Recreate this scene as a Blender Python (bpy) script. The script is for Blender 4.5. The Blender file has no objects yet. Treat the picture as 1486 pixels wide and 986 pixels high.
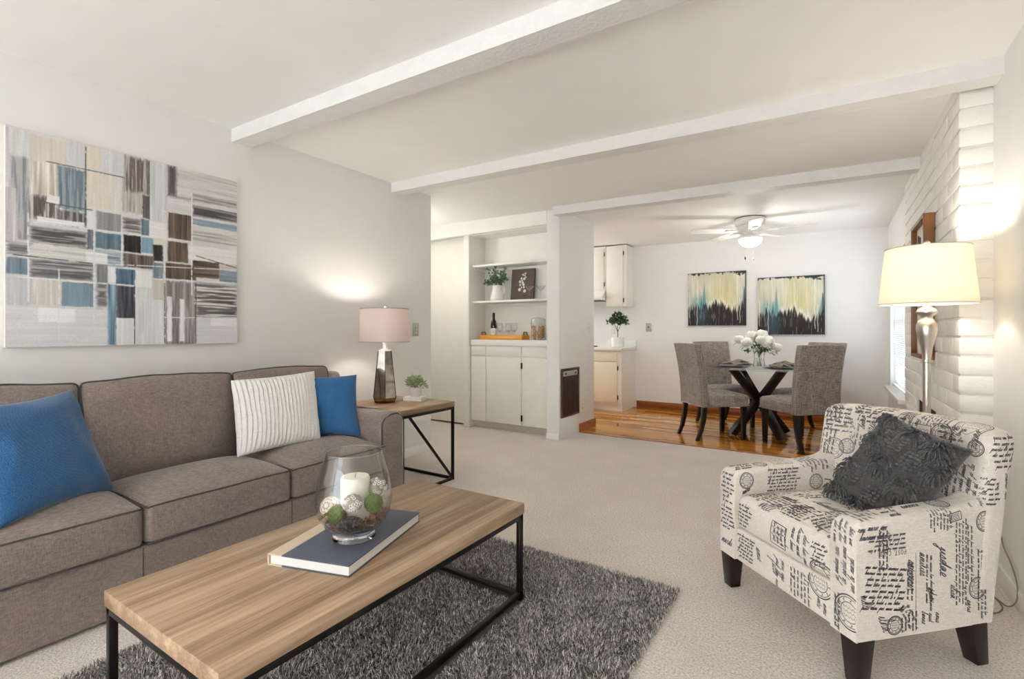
import bpy, bmesh, math, random
import numpy as np
from mathutils import Vector, Matrix, noise as mnoise
from mathutils.bvhtree import BVHTree

SC = bpy.context.scene
C = SC.collection
PI = math.pi
R = math.radians
random.seed(7)

# ------------------------------------------------------------------ camera
cam_d = bpy.data.cameras.new('camera')
cam = bpy.data.objects.new('camera', cam_d)
C.objects.link(cam)
cam_d.sensor_fit = 'HORIZONTAL'
cam_d.sensor_width = 36.0
cam_d.lens = 36.0 * 717.5 / 1486.0
cam_d.shift_y = -12.0 / 1486.0
cam_d.clip_start = 0.02
cam.location = (0, 0, 1.15)
cam.rotation_euler = (PI / 2, 0, math.atan2(465, 717.5))
SC.camera = cam

# ------------------------------------------------------------------ world, daylight, exposure
SC.view_settings.view_transform = 'Standard'
SC.view_settings.look = 'None'
SC.view_settings.gamma = 1.0
SC.view_settings.use_curve_mapping = False
SC.view_settings.exposure = 0.76
SC.cycles.max_bounces = 14
SC.cycles.diffuse_bounces = 8
SC.cycles.transparent_max_bounces = 16
SC.cycles.transmission_bounces = 10
SC.cycles.caustics_reflective = False
SC.cycles.caustics_refractive = False
SC.cycles.sample_clamp_indirect = 6.0
W = bpy.data.worlds.new('sky')
SC.world = W
W.use_nodes = True
bg = W.node_tree.nodes['Background']
bg.inputs[0].default_value = (0.86, 0.93, 1.0, 1)
bg.inputs[1].default_value = 3.6

def portal(name, loc, rot, sx, sy):
    d = bpy.data.lights.new(name, 'AREA')
    d.shape = 'RECTANGLE'; d.size = sx; d.size_y = sy
    d.cycles.is_portal = True
    o = bpy.data.objects.new(name, d); C.objects.link(o)
    o.location = loc; o.rotation_euler = rot
    return o
def lamp(name, loc, energy, col, radius=0.05):
    d = bpy.data.lights.new(name, 'POINT')
    d.energy = energy; d.color = col; d.shadow_soft_size = radius
    o = bpy.data.objects.new(name, d); C.objects.link(o); o.location = loc
    return o
sun_d = bpy.data.lights.new('sun', 'SUN'); sun_d.energy = 170.0; sun_d.angle = R(2); sun_d.color = (.86, .93, 1.0)
sun = bpy.data.objects.new('sun', sun_d); C.objects.link(sun); sun.rotation_euler = (R(90 - 52), 0, 0)   # from behind the camera, falls on the carpet by the glass doors
# daylight enters by the glass doors behind the camera, the dining room window and the kitchen window
portal('daylight_rear', (-1.3, -4.56, 1.15), (R(90), 0, 0), 3.5, 2.2)
portal('daylight_dining', (0.60, 6.42, 1.25), (0, R(90), 0), 1.5, 1.4)
portal('daylight_kitchen', (-5.06, 6.3, 1.5), (0, R(-90), 0), 1.0, 1.2)
WARM = (1.0, 0.92, 0.82)

# ------------------------------------------------------------------ material helpers
def lin(c):
    c = c / 255.0
    return c / 12.92 if c <= 0.04045 else ((c + 0.055) / 1.055) ** 2.4
def S(r, g, b): return (lin(r), lin(g), lin(b), 1.0)

class NM:
    def __init__(s, name):
        s.m = bpy.data.materials.new(name); s.m.use_nodes = True
        s.t = s.m.node_tree; s.n = s.t.nodes; s.l = s.t.links
        s.b = s.n['Principled BSDF']; s.out = s.n['Material Output']
        s.tc = s.n.new('ShaderNodeTexCoord')
    def node(s, t, **kw):
        x = s.n.new(t)
        for k, v in kw.items():
            if k in x.inputs: x.inputs[k].default_value = v
            else: setattr(x, k, v)
        return x
    def link(s, a, b): s.l.new(a, b)
    def map(s, scale=(1, 1, 1), rot=(0, 0, 0), src='Object', loc=(0, 0, 0)):
        mp = s.node('ShaderNodeMapping')
        mp.inputs['Scale'].default_value = scale; mp.inputs['Rotation'].default_value = rot; mp.inputs['Location'].default_value = loc
        s.link(s.tc.outputs[src], mp.inputs['Vector'])
        return mp.outputs[0]
    def noise(s, vec, scale, detail=4, rough=0.55, dist=0.0):
        x = s.node('ShaderNodeTexNoise', Scale=scale, Detail=detail, Roughness=rough, Distortion=dist)
        s.link(vec, x.inputs['Vector'])
        return x.outputs['Fac']
    def ramp(s, fac, stops):
        x = s.node('ShaderNodeValToRGB')
        e = x.color_ramp.elements
        while len(e) < len(stops): e.new(0.5)
        for k, (p, c) in enumerate(stops):
            e[k].position = p; e[k].color = c
        s.link(fac, x.inputs[0])
        return x.outputs[0]
    def mix(s, fac, a, b, mode='MIX'):
        x = s.node('ShaderNodeMix', data_type='RGBA', blend_type=mode)
        for i, v in ((0, fac), (6, a), (7, b)):
            if hasattr(v, 'links'): s.link(v, x.inputs[i])
            else: x.inputs[i].default_value = v
        return x.outputs[2]
    def math(s, op, a, b=0.0):
        x = s.node('ShaderNodeMath', operation=op)
        for i, v in ((0, a), (1, b)):
            if hasattr(v, 'links'): s.link(v, x.inputs[i])
            else: x.inputs[i].default_value = v
        return x.outputs[0]
    def bump(s, h, strength=0.3, dist=0.01):
        x = s.node('ShaderNodeBump', Strength=strength, Distance=dist)
        s.link(h, x.inputs['Height'])
        s.link(x.outputs[0], s.b.inputs['Normal'])
    def set(s, **kw):
        for k, v in kw.items():
            k = {'base': 'Base Color', 'rough': 'Roughness', 'metal': 'Metallic', 'spec': 'Specular IOR Level', 'coat': 'Coat Weight', 'sheen': 'Sheen Weight',
                 'trans': 'Transmission Weight', 'ior': 'IOR', 'emit': 'Emission Color', 'estr': 'Emission Strength', 'sub': 'Subsurface Weight', 'coatr': 'Coat Roughness'}[k]
            if hasattr(v, 'links'): s.link(v, s.b.inputs[k])
            else: s.b.inputs[k].default_value = v
        return s

def plain(name, col, rough=0.5, metal=0.0, var=0.06, scale=30, bump=0.0, bscale=200, **kw):
    m = NM(name)
    v = m.map()
    n = m.noise(v, scale)
    lo = tuple(max(0, c * (1 - var)) for c in col[:3]) + (1,); hi = tuple(min(1, c * (1 + var)) for c in col[:3]) + (1,)
    m.set(base=m.ramp(n, [(0.3, lo), (0.7, hi)]), rough=rough, metal=metal, **kw)
    if bump: m.bump(m.noise(v, bscale, 3), bump, 0.004)
    return m.m

def fabric(name, c1, c2, thread=420, rough=0.92, bump=0.5, sheen=0.25, stretch=(1, 1, 0.12), slub=0.5):
    m = NM(name)
    v1 = m.map(scale=stretch); v2 = m.map(scale=(0.12, 0.12, 1.0)); v3 = m.map()
    a = m.noise(v1, thread, 2, 0.6); b = m.noise(v2, thread, 2, 0.6); c = m.noise(v3, 9, 4)
    w = m.math('ADD', m.math('MULTIPLY', a, 0.5), m.math('MULTIPLY', b, 0.5))
    w2 = m.math('ADD', m.math('MULTIPLY', w, 1.0 - 0.25 * slub), m.math('MULTIPLY', c, 0.25 * slub))
    m.set(base=m.ramp(w2, [(0.36, c1), (0.64, c2)]), rough=rough, sheen=sheen, spec=0.15)
    m.bump(w, bump, 0.003)
    return m.m

def vcol(name, rough=0.7, bump=0.25):
    m = NM(name)
    a = m.node('ShaderNodeVertexColor'); a.layer_name = 'paint'
    m.set(base=a.outputs['Color'], rough=rough, spec=0.25)
    m.bump(m.noise(m.map(scale=(1, 1, 1)), 260, 4), bump, 0.002)
    return m.m

def glass(name, tint=(1, 1, 1), rough=0.0, ior=1.45, shadow=0.92):
    """clear glass that lets lamp light through instead of casting a solid shadow"""
    m = NM(name)
    m.set(base=tuple(tint) + (1,), rough=rough, trans=1.0, ior=ior)
    return m.m
def thin_glass(name, tint=(1, 1, 1), gloss=1.0):
    m = NM(name)
    tr = m.node('ShaderNodeBsdfTransparent'); tr.inputs[0].default_value = tuple(tint) + (1,)
    gl = m.node('ShaderNodeBsdfGlossy'); gl.inputs['Roughness'].default_value = 0.02
    fr = m.node('ShaderNodeFresnel', IOR=1.5)
    ge = m.node('ShaderNodeNewGeometry')   # same reflectance from either side of the wall of the glass
    m.link(m.math('SUBTRACT', 1.5, m.math('MULTIPLY', ge.outputs['Backfacing'], 1.5 - 1 / 1.5)), fr.inputs['IOR'])
    mx = m.node('ShaderNodeMixShader')
    m.link(m.math('MULTIPLY', fr.outputs[0], gloss), mx.inputs[0])
    m.link(tr.outputs[0], mx.inputs[1]); m.link(gl.outputs[0], mx.inputs[2])
    m.link(mx.outputs[0], m.out.inputs[0])
    return m.m

def woodmat(name, dark, mid, light, axis='Y', scale=1.0, rough=0.45, bump=0.15):
    m = NM(name)
    st = {'X': (0.6, 14, 14), 'Y': (14, 0.6, 14), 'Z': (14, 14, 0.6)}[axis]
    v = m.map(scale=tuple(q * scale for q in st))
    st2 = {'X': (2, 60, 60), 'Y': (60, 2, 60), 'Z': (60, 60, 2)}[axis]
    v2 = m.map(scale=tuple(q * scale for q in st2))
    a = m.noise(v, 1.0, 5, 0.6, 0.7); b = m.noise(v2, 1.6, 3, 0.7)
    f = m.math('ADD', m.math('MULTIPLY', a, 0.65), m.math('MULTIPLY', b, 0.35))
    m.set(base=m.ramp(f, [(0.33, dark), (0.5, mid), (0.66, light)]), rough=rough, spec=0.35)
    m.bump(b, bump, 0.002)
    return m.m

# ------------------------------------------------------------------ mesh helpers
class B:
    def __init__(s): s.bm = bmesh.new()
    def v(s, p): return s.bm.verts.new(p)
    def face(s, vs):
        try: return s.bm.faces.new(vs)
        except ValueError: return None
    def box(s, x0, x1, y0, y1, z0, z1, M=None):
        P = [Vector((x, y, z)) for z in (z0, z1) for y in (y0, y1) for x in (x0, x1)]
        if M is not None: P = [M @ p for p in P]
        q = [s.v(p) for p in P]
        for f in ((0, 2, 3, 1), (4, 5, 7, 6), (0, 1, 5, 4), (2, 6, 7, 3), (0, 4, 6, 2), (1, 3, 7, 5)):
            s.face([q[i] for i in f])
        return s
    def hexa(s, lo, hi):
        """eight corners: lo ring of four (ccw from above), hi ring of four"""
        a = [s.v(p) for p in lo]; b = [s.v(p) for p in hi]
        s.face(a[::-1]); s.face(b)
        for i in range(4): s.face([a[i], a[(i + 1) % 4], b[(i + 1) % 4], b[i]])
        return s
    def beam(s, p, q, w, h, up=(0, 0, 1)):
        p = Vector(p); q = Vector(q); d = (q - p).normalized(); u = Vector(up)
        sd = d.cross(u).normalized(); u = sd.cross(d).normalized()
        rg = lambda c: [s.v(c + sd * a * w / 2 + u * b * h / 2) for a, b in ((-1, -1), (1, -1), (1, 1), (-1, 1))]
        a, b = rg(p), rg(q)
        s.face(a[::-1]); s.face(b)
        for i in range(4): s.face([a[i], a[(i + 1) % 4], b[(i + 1) % 4], b[i]])
        return s
    def sweep(s, pts, sizes):
        """square section swept up a list of points, sizes (wx, wy) at each, section kept level"""
        prev = None
        for p, (wx, wy) in zip(pts, sizes):
            ring = [s.v((p[0] + a * wx / 2, p[1] + b * wy / 2, p[2])) for a, b in ((-1, -1), (1, -1), (1, 1), (-1, 1))]
            if prev:
                for i in range(4): s.face([prev[i], prev[(i + 1) % 4], ring[(i + 1) % 4], ring[i]])
            else: s.face(ring[::-1])
            prev = ring
        s.face(prev)
        return s
    def tube(s, pts, r, seg=8, closed=False, caps=True):
        pts = [Vector(p) for p in pts]; n = len(pts)
        rr = r if isinstance(r, (list, tuple)) else [r] * n
        rings = []; nrm = None
        for i, p in enumerate(pts):
            if closed: d = pts[(i + 1) % n] - pts[i - 1]
            else: d = pts[min(i + 1, n - 1)] - pts[max(i - 1, 0)]
            if d.length < 1e-9: d = Vector((0, 0, 1))
            d.normalize()
            if nrm is None:
                nrm = d.orthogonal().normalized()
            else:
                nrm = nrm - d * nrm.dot(d)
                nrm = nrm.normalized() if nrm.length > 1e-6 else d.orthogonal().normalized()
            bi = d.cross(nrm)
            rings.append([s.v(p + (nrm * math.cos(2 * PI * k / seg) + bi * math.sin(2 * PI * k / seg)) * rr[i]) for k in range(seg)])
        m = n if closed else n - 1
        for i in range(m):
            a, b = rings[i], rings[(i + 1) % n]
            off = 0
            if closed and i == n - 1:
                off = min(range(seg), key=lambda o: (a[0].co - b[o].co).length)
            for k in range(seg):
                s.face([a[k], a[(k + 1) % seg], b[(k + 1 + off) % seg], b[(k + off) % seg]])
        if caps and not closed:
            s.face(rings[0][::-1]); s.face(rings[-1])
        return s
    def lathe(s, prof, seg=32, c=(0, 0, 0), ph=0.0, sx=1, sy=1):
        rings = []
        for r, z in prof:
            if r < 1e-6: rings.append([s.v((c[0], c[1], c[2] + z))])
            else: rings.append([s.v((c[0] + sx * r * math.cos(ph + 2 * PI * k / seg), c[1] + sy * r * math.sin(ph + 2 * PI * k / seg), c[2] + z)) for k in range(seg)])
        for a, b in zip(rings, rings[1:]):
            for k in range(seg):
                k2 = (k + 1) % seg
                if len(a) == 1 and len(b) == 1: continue
                if len(a) == 1: s.face([a[0], b[k2], b[k]])
                elif len(b) == 1: s.face([a[k], a[k2], b[0]])
                else: s.face([a[k], a[k2], b[k2], b[k]])
        return s
    def prism(s, poly, axis, a, b):
        def P(u, v, w): return {'x': (w, u, v), 'y': (u, w, v), 'z': (u, v, w)}[axis]
        A = [s.v(P(u, v, a)) for u, v in poly]; Bv = [s.v(P(u, v, b)) for u, v in poly]
        s.face(A[::-1]); s.face(Bv)
        n = len(poly)
        for i in range(n): s.face([A[i], A[(i + 1) % n], Bv[(i + 1) % n], Bv[i]])
        return s
    def grid(s, fn, nu, nv, wrap=False):
        vs = [[s.v(fn(i / nu, j / nv)) for j in range(nv + 1)] for i in range(nu + (0 if wrap else 1))]
        for i in range(nu):
            for j in range(nv):
                i2 = (i + 1) % len(vs)
                s.face([vs[i][j], vs[i2][j], vs[i2][j + 1], vs[i][j + 1]])
        return s
    def sphere(s, c, r, seg=12, rings=8, sc=(1, 1, 1), M=None):
        pr = []
        for j in range(rings + 1):
            t = PI * j / rings
            pr.append((math.sin(t), -math.cos(t)))
        rg = []
        for rr, z in pr:
            n = 1 if rr < 1e-6 else seg
            row = []
            for k in range(n):
                p = Vector((rr * math.cos(2 * PI * k / seg) * sc[0], rr * math.sin(2 * PI * k / seg) * sc[1], z * sc[2])) * r
                if M is not None: p = M @ p
                row.append(s.v(p + Vector(c)))
            rg.append(row)
        for a, b in zip(rg, rg[1:]):
            for k in range(seg):
                k2 = (k + 1) % seg
                if len(a) == 1: s.face([a[0], b[k2], b[k]])
                elif len(b) == 1: s.face([a[k], a[k2], b[0]])
                else: s.face([a[k], a[k2], b[k2], b[k]])
        return s
    def soft(s, half, r, n=(10, 10, 6), corner=4, fn=None):
        """rounded cushion block about the origin; fn(point) bends it"""
        def ax(a, m):
            rr = min(r, min(half) * 0.999)
            e = [-a + rr * i / corner for i in range(corner)]
            mid = [(-a + rr) + (2 * a - 2 * rr) * i / m for i in range(m + 1)]
            return e + mid + [-q for q in e[::-1]]
        A = [ax(half[i], n[i]) for i in range(3)]
        cache = {}
        def V(p):
            key = tuple(round(q, 5) for q in p)
            if key not in cache: cache[key] = s.v(soft_point(p, half, r, fn))
            return cache[key]
        for a in range(3):
            b, c = (a + 1) % 3, (a + 2) % 3
            for sg in (-1, 1):
                for i in range(len(A[b]) - 1):
                    for j in range(len(A[c]) - 1):
                        q = []
                        for (ii, jj) in ((i, j), (i + 1, j), (i + 1, j + 1), (i, j + 1)):
                            p = [0, 0, 0]; p[a] = sg * half[a]; p[b] = A[b][ii]; p[c] = A[c][jj]
                            q.append(V(p))
                        if len(set(q)) == 4: s.face(q if sg > 0 else q[::-1])
        return s
    def leaf(s, p, d, nrm, L, w, bend=0.2):
        p = Vector(p); d = Vector(d).normalized(); nrm = Vector(nrm)
        sd = d.cross(nrm)
        sd = sd.normalized() if sd.length > 1e-5 else d.orthogonal().normalized()
        up = sd.cross(d).normalized()
        a = s.v(p); m1 = p + d * L * .45 + up * L * bend * .3; t = s.v(p + d * L - up * L * bend * .3)
        c = s.v(m1); l = s.v(m1 + sd * w / 2 + up * w * .18); r = s.v(m1 - sd * w / 2 + up * w * .18)
        q = p + d * L * .75 + up * L * bend * .12
        c2 = s.v(q); l2 = s.v(q + sd * w * .36 + up * w * .1); r2 = s.v(q - sd * w * .36 + up * w * .1)
        s.face([a, c, l]); s.face([a, r, c]); s.face([c, c2, l2, l]); s.face([c, r, r2, c2]); s.face([c2, t, l2]); s.face([c2, r2, t])
        return s

def soft_point(p, half, r, fn=None):
    p = Vector(p); r = min(r, min(half) * 0.999)
    inn = Vector([max(-(h - r), min(h - r, q)) for q, h in zip(p, half)])
    d = p - inn
    if d.length > 1e-9: p = inn + d.normalized() * r
    return fn(p) if fn else p

def mesh_of(name, b, smooth=35, bev=0.0, bseg=2):
    bm = b.bm
    bmesh.ops.recalc_face_normals(bm, faces=bm.faces)
    if bev:
        es = [e for e in bm.edges if len(e.link_faces) == 2 and e.calc_face_angle(0) > R(30)]
        bmesh.ops.bevel(bm, geom=es, offset=bev, segments=bseg, profile=0.5, affect='EDGES', clamp_overlap=True)
    me = bpy.data.meshes.new(name)
    bm.to_mesh(me); bm.free()
    if smooth:
        me.polygons.foreach_set('use_smooth', [True] * len(me.polygons))
        if smooth < 180: me.set_sharp_from_angle(angle=R(smooth))
    me.update()
    return me
def add(name, b, mat, parent=None, smooth=35, bev=0.0, bseg=2, label=None, loc=None, rot=None, kind=None):
    me = mesh_of(name, b, smooth, bev, bseg)
    me.materials.append(mat)
    o = bpy.data.objects.new(name, me); C.objects.link(o)
    if parent: o.parent = parent
    if loc is not None: o.location = loc
    if rot is not None: o.rotation_euler = rot
    if label: o['label'] = label
    if kind: o['kind'] = kind
    return o
def tag(o, label, cat, group=None, kind=None):
    o['label'] = label; o['category'] = cat
    if group: o['group'] = group
    if kind: o['kind'] = kind
    return o
def thing(name, label, cat, loc=(0, 0, 0), rz=0.0, group=None):
    o = bpy.data.objects.new(name, None); C.objects.link(o)
    o.empty_display_size = 0.05
    o.location = loc; o.rotation_euler = (0, 0, rz)
    return tag(o, label, cat, group)
def copy_tree(o, parent=None):
    c = o.copy(); C.objects.link(c)
    if parent: c.parent = parent
    for ch in list(o.children): copy_tree(ch, c)
    return c
def dup(o, loc, rz, label):
    c = copy_tree(o); c.location = loc; c.rotation_euler = (0, 0, rz); c['label'] = label
    return c
def struct(name, b, mat, bev=0.0, smooth=35, label=None):
    o = add(name, b, mat, None, smooth, bev)
    o['kind'] = 'structure'
    if label: o['label'] = label
    return o
def parented(name, o, parent):
    o.parent = parent
    return o
def pillow(b, BL, BR, TL, TR, T, n=26, pinch=0.06, rel=None, power=0.42, wr=0.004, seed=0):
    BL, BR, TL, TR = map(Vector, (BL, BR, TL, TR))
    nrm = (BR - BL).cross(TL - BL).normalized()
    us = [math.sin(PI / 2 * (2 * i / n - 1)) for i in range(n + 1)] if rel is None else [2 * i / n - 1 for i in range(n + 1)]
    vs_ = [math.sin(PI / 2 * (2 * i / 24 - 1)) for i in range(25)]
    cache = {}
    def pt(i, j, sg):
        u, v = us[i], vs_[j]
        edge = i in (0, n) or j in (0, 24)
        key = (i, j, 0 if edge else sg)
        if key in cache: return cache[key]
        uu = u * (1 - pinch * (1 - v * v)); vv = v * (1 - pinch * (1 - u * u))
        a, c = (uu + 1) / 2, (vv + 1) / 2
        p = BL * (1 - a) * (1 - c) + BR * a * (1 - c) + TL * (1 - a) * c + TR * a * c
        t = T * (max(0, 1 - u * u) * max(0, 1 - v * v)) ** power
        if not edge:
            t += wr * (mnoise.noise(Vector((u * 2.2 + seed, v * 2.2, sg))) * 2) * min(1, t / (T * .4))
            if rel: t += rel(u, v) * min(1, t / (T * .3))
        cache[key] = b.v(p + nrm * sg * t)
        return cache[key]
    for sg in (1, -1):
        for i in range(n):
            for j in range(24):
                q = [pt(i, j, sg), pt(i + 1, j, sg), pt(i + 1, j + 1, sg), pt(i, j + 1, sg)]
                b.face(q if sg > 0 else q[::-1])
    return b
def painted_grid(name, w, h, nx, ny, colors, mat, parent, M):
    """flat canvas face of nx by ny cells carrying its paint as a colour per cell corner; colors is (ny+1, nx+1, 3) linear, row 0 at the top"""
    xs = np.linspace(0, w, nx + 1); zs = np.linspace(h, 0, ny + 1)
    X, Z = np.meshgrid(xs, zs)
    co = np.stack([X.ravel(), np.zeros(X.size), Z.ravel()], 1)
    idx = np.arange((nx + 1) * (ny + 1)).reshape(ny + 1, nx + 1)
    f = np.stack([idx[1:, :-1].ravel(), idx[1:, 1:].ravel(), idx[:-1, 1:].ravel(), idx[:-1, :-1].ravel()], 1)
    me = bpy.data.meshes.new(name)
    me.from_pydata(co.tolist(), [], f.tolist())
    at = me.color_attributes.new('paint', 'FLOAT_COLOR', 'POINT')
    rgba = np.ones((X.size, 4), dtype=np.float32); rgba[:, :3] = colors.reshape(-1, 3)
    at.data.foreach_set('color', rgba.ravel())
    me.materials.append(mat); me.update()
    o = bpy.data.objects.new(name, me); C.objects.link(o)
    o.parent = parent; o.matrix_local = M
    return o
def npnoise(h, w, sy, sx, rng, octaves=3):
    """smooth value noise in [0,1], feature size sy by sx cells"""
    out = np.zeros((h, w)); amp = 1.0; tot = 0
    for o in range(octaves):
        gy, gx = max(2, int(h / max(sy, 1)) + 2), max(2, int(w / max(sx, 1)) + 2)
        g = rng.random((gy, gx))
        yy = np.linspace(0, gy - 1.001, h); xx = np.linspace(0, gx - 1.001, w)
        y0 = yy.astype(int); x0 = xx.astype(int); fy = (yy - y0)[:, None]; fx = (xx - x0)[None, :]
        fy = fy * fy * (3 - 2 * fy); fx = fx * fx * (3 - 2 * fx)
        a = g[y0][:, x0]; b_ = g[y0][:, x0 + 1]; c = g[y0 + 1][:, x0]; d = g[y0 + 1][:, x0 + 1]
        out += amp * ((a * (1 - fx) + b_ * fx) * (1 - fy) + (c * (1 - fx) + d * fx) * fy)
        tot += amp; amp *= .55; sy = max(1, sy / 2); sx = max(1, sx / 2)
    return out / tot
def srgb_lin(a):
    a = np.clip(a, 0, 255) / 255.0
    return np.where(a <= 0.04045, a / 12.92, ((a + 0.055) / 1.055) ** 2.4)

# ------------------------------------------------------------------ materials
WALL = plain('wall_paint', S(233, 233, 231), 0.75, var=0.012, scale=6, bump=0.10, bscale=160)
CEIL = plain('ceiling_paint', S(242, 241, 238), 0.85, var=0.012, scale=5, bump=0.12, bscale=90)
BEAMP = plain('beam_paint', S(224, 223, 221), 0.55, var=0.03, scale=14, bump=0.6, bscale=60)
TRIMP = plain('trim_paint', S(237, 236, 231), 0.45, var=0.015, scale=8)
CABP = plain('cabinet_paint', S(236, 234, 226), 0.42, var=0.02, scale=9, bump=0.05)
CABY = plain('cream_cabinet_paint', S(238, 232, 214), 0.42, var=0.02, scale=9)
BRICKP = plain('painted_brick', S(235, 233, 228), 0.6, var=0.03, scale=20, bump=0.5, bscale=70)
LAMINATE = plain('white_laminate', S(238, 238, 236), 0.3, var=0.01)
BLACKM = plain('black_metal', S(36, 30, 28), 0.42, 0.7, var=0.15)
HINGE = plain('hinge_metal', S(60, 54, 48), 0.4, 0.8)
CHROME = plain('brushed_nickel', S(196, 190, 182), 0.28, 1.0, var=0.05, scale=60)
ESPRESSO = woodmat('espresso_wood', S(20, 12, 11), S(30, 19, 17), S(42, 27, 23), 'Z', 1.0, 0.28, 0.05)
OAK_Y = woodmat('washed_oak', S(92, 72, 54), S(144, 119, 95), S(180, 156, 131), 'Y', 1.0, 0.42)
OAK_X = woodmat('washed_oak_end', S(112, 86, 62), S(158, 126, 96), S(186, 155, 124), 'X', 1.0, 0.42)
BASEW = woodmat('stained_baseboard', S(100, 52, 22), S(146, 82, 38), S(176, 108, 56), 'X', 1.0, 0.3)
def carpet_mat():
    m = NM('beige_carpet')
    v = m.map()
    a = m.noise(v, 115, 3, 0.8); b = m.noise(v, 3.0, 4); c = m.noise(v, 60, 3)
    base = m.ramp(a, [(0.32, S(180, 166, 156)), (0.5, S(230, 221, 213)), (0.68, S(250, 245, 240))])
    base = m.mix(m.math('MULTIPLY', m.ramp(b, [(0.4, (0, 0, 0, 1)), (0.7, (1, 1, 1, 1))]), 0.18), base, S(188, 174, 158))
    m.set(base=base, rough=0.97, spec=0.05, sheen=0.2)
    m.bump(m.math('ADD', a, m.math('MULTIPLY', c, 0.8)), 0.9, 0.008)
    return m.m
def plank_mat():
    m = NM('glossy_plank_floor')
    v = m.map()
    br = m.node('ShaderNodeTexBrick')
    br.offset = 0.37; br.inputs['Scale'].default_value = 1.0
    br.inputs['Brick Width'].default_value = 0.95; br.inputs['Row Height'].default_value = 0.062
    br.inputs['Mortar Size'].default_value = 0.0006; br.inputs['Color1'].default_value = (0, 0, 0, 1); br.inputs['Color2'].default_value = (1, 1, 1, 1); br.inputs['Mortar'].default_value = (0.1, 0.1, 0.1, 1)
    m.link(v, br.inputs['Vector'])
    g = m.noise(m.map(scale=(1.5, 34, 1)), 1.4, 5, 0.6, 0.5)
    f = m.math('ADD', m.math('MULTIPLY', br.outputs['Color'], 0.42), m.math('MULTIPLY', g, 0.6))
    col = m.ramp(f, [(0.2, S(122, 68, 20)), (0.45, S(176, 112, 38)), (0.62, S(206, 144, 60)), (0.85, S(228, 174, 92))])
    col = m.mix(br.outputs['Fac'], col, S(120, 66, 26))
    m.set(base=col, rough=0.05, spec=0.5)
    m.bump(m.noise(m.map(scale=(2, 9, 1)), 3.0, 2), 0.02, 0.003)
    return m.m
CARPET = carpet_mat()
PLANKS = plank_mat()

# ------------------------------------------------------------------ room shell
XL, XR, YB = -3.25, 0.648, 7.35
def cz(x): return 2.455 - 0.016 * (x + 3.25)
struct('floor', B().box(-4.72, 0.78, -4.62, 5.14, -0.12, 0.0), CARPET, label='beige cut pile carpet of the living room')
struct('floor_dining', B().box(-5.1, 0.78, 5.14, 7.47, -0.12, 0.0), PLANKS, label='glossy orange brown plank floor of the dining area')
struct('ceiling', B().hexa([(-5.1, -4.62, cz(-5.1)), (0.78, -4.62, cz(0.78)), (0.78, 7.47, cz(0.78)), (-5.1, 7.47, cz(-5.1))],
                           [(-5.1, -4.62, 2.6), (0.78, -4.62, 2.6), (0.78, 7.47, 2.6), (-5.1, 7.47, 2.6)]), CEIL)
struct('wall_left', B().box(XL - 0.12, XL, -4.5, 3.58, 0, 2.52), WALL, bev=0.006)
struct('wall_right', B().box(XR, XR + 0.12, -4.5, 3.27, 0, 2.52), WALL)
struct('wall_back', B().box(-5.1, 0.67, YB, YB + 0.12, 0, 2.54), WALL)
w = B()   # rear wall with the opening of the glass doors, behind the camera
w.box(-3.37, -2.95, -4.62, -4.5, 0, 2.52); w.box(0.35, 0.77, -4.62, -4.5, 0, 2.52); w.box(-2.95, 0.35, -4.62, -4.5, 2.15, 2.52)
struct('wall_rear', w, WALL)
fr = B()
for x in (-2.95, -1.33, 0.29): fr.box(x, x + 0.06, -4.6, -4.52, 0.0, 2.15)
fr.box(-2.95, 0.35, -4.6, -4.52, 2.09, 2.15); fr.box(-2.95, 0.35, -4.6, -4.52, 0.0, 0.06)
struct('door_2', fr, TRIMP, label='white frame of the glass doors behind')
# dining side: wall right of the table with its window
w = B(); WX0, WX1, WY0, WY1, WZ0, WZ1 = 0.555, 0.67, 5.72, 7.10, 0.52, 1.95
w.box(WX0, WX1, 5.42, WY0, 0, 2.52); w.box(WX0, WX1, WY1, YB, 0, 2.52); w.box(WX0, WX1, WY0, WY1, 0, WZ0); w.box(WX0, WX1, WY0, WY1, WZ1, 2.52)
struct('wall_dining', w, WALL)
w = B()
for a in ((WY0, WY0 + .05, WZ0, WZ1), (WY1 - .05, WY1, WZ0, WZ1), (WY0, WY1, WZ1 - .05, WZ1), (WY0, WY1, WZ0, WZ0 + .05), (WY0, WY1, 1.22, 1.26)):
    w.box(0.615, 0.645, *a)
win = struct('window_1', w, TRIMP, label='white framed dining room window behind blinds')
add('pane', B().box(0.628, 0.632, WY0 + .04, WY1 - .04, WZ0 + .04, WZ1 - .04), thin_glass('window_glass'), win)
add('window_sill', B().box(0.50, 0.614, WY0 - .04, WY1 + .04, WZ0 - .033, WZ0 + .006), TRIMP, win, bev=0.004)
# kitchen and hall enclosure
w = B(); w.box(-5.1, -4.98, 5.2, 5.8, 0, 2.54); w.box(-5.1, -4.98, 6.8, YB, 0, 2.54); w.box(-5.1, -4.98, 5.8, 6.8, 0, 0.95); w.box(-5.1, -4.98, 5.8, 6.8, 2.05, 2.54)
struct('wall_kitchen', w, WALL)
struct('wall_hall', B().box(-4.72, -4.6, 3.46, 5.2, 0, 2.54), WALL)
struct('wall_hall_front', B().box(-4.72, XL - 0.121, 3.46, 3.58, 0, 2.54), WALL)
struct('wall_closet', B().box(-5.1, -2.571, 5.022, 5.2, 0, 2.54), TRIMP)
struct('wall_wing', B().box(-2.57, -2.42, 4.65, 5.558, 0, 2.54), WALL, bev=0.004)
struct('trim_header', B().box(-4.6, -2.571, 4.65, 4.72, 2.30, 2.52), TRIMP)
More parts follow.
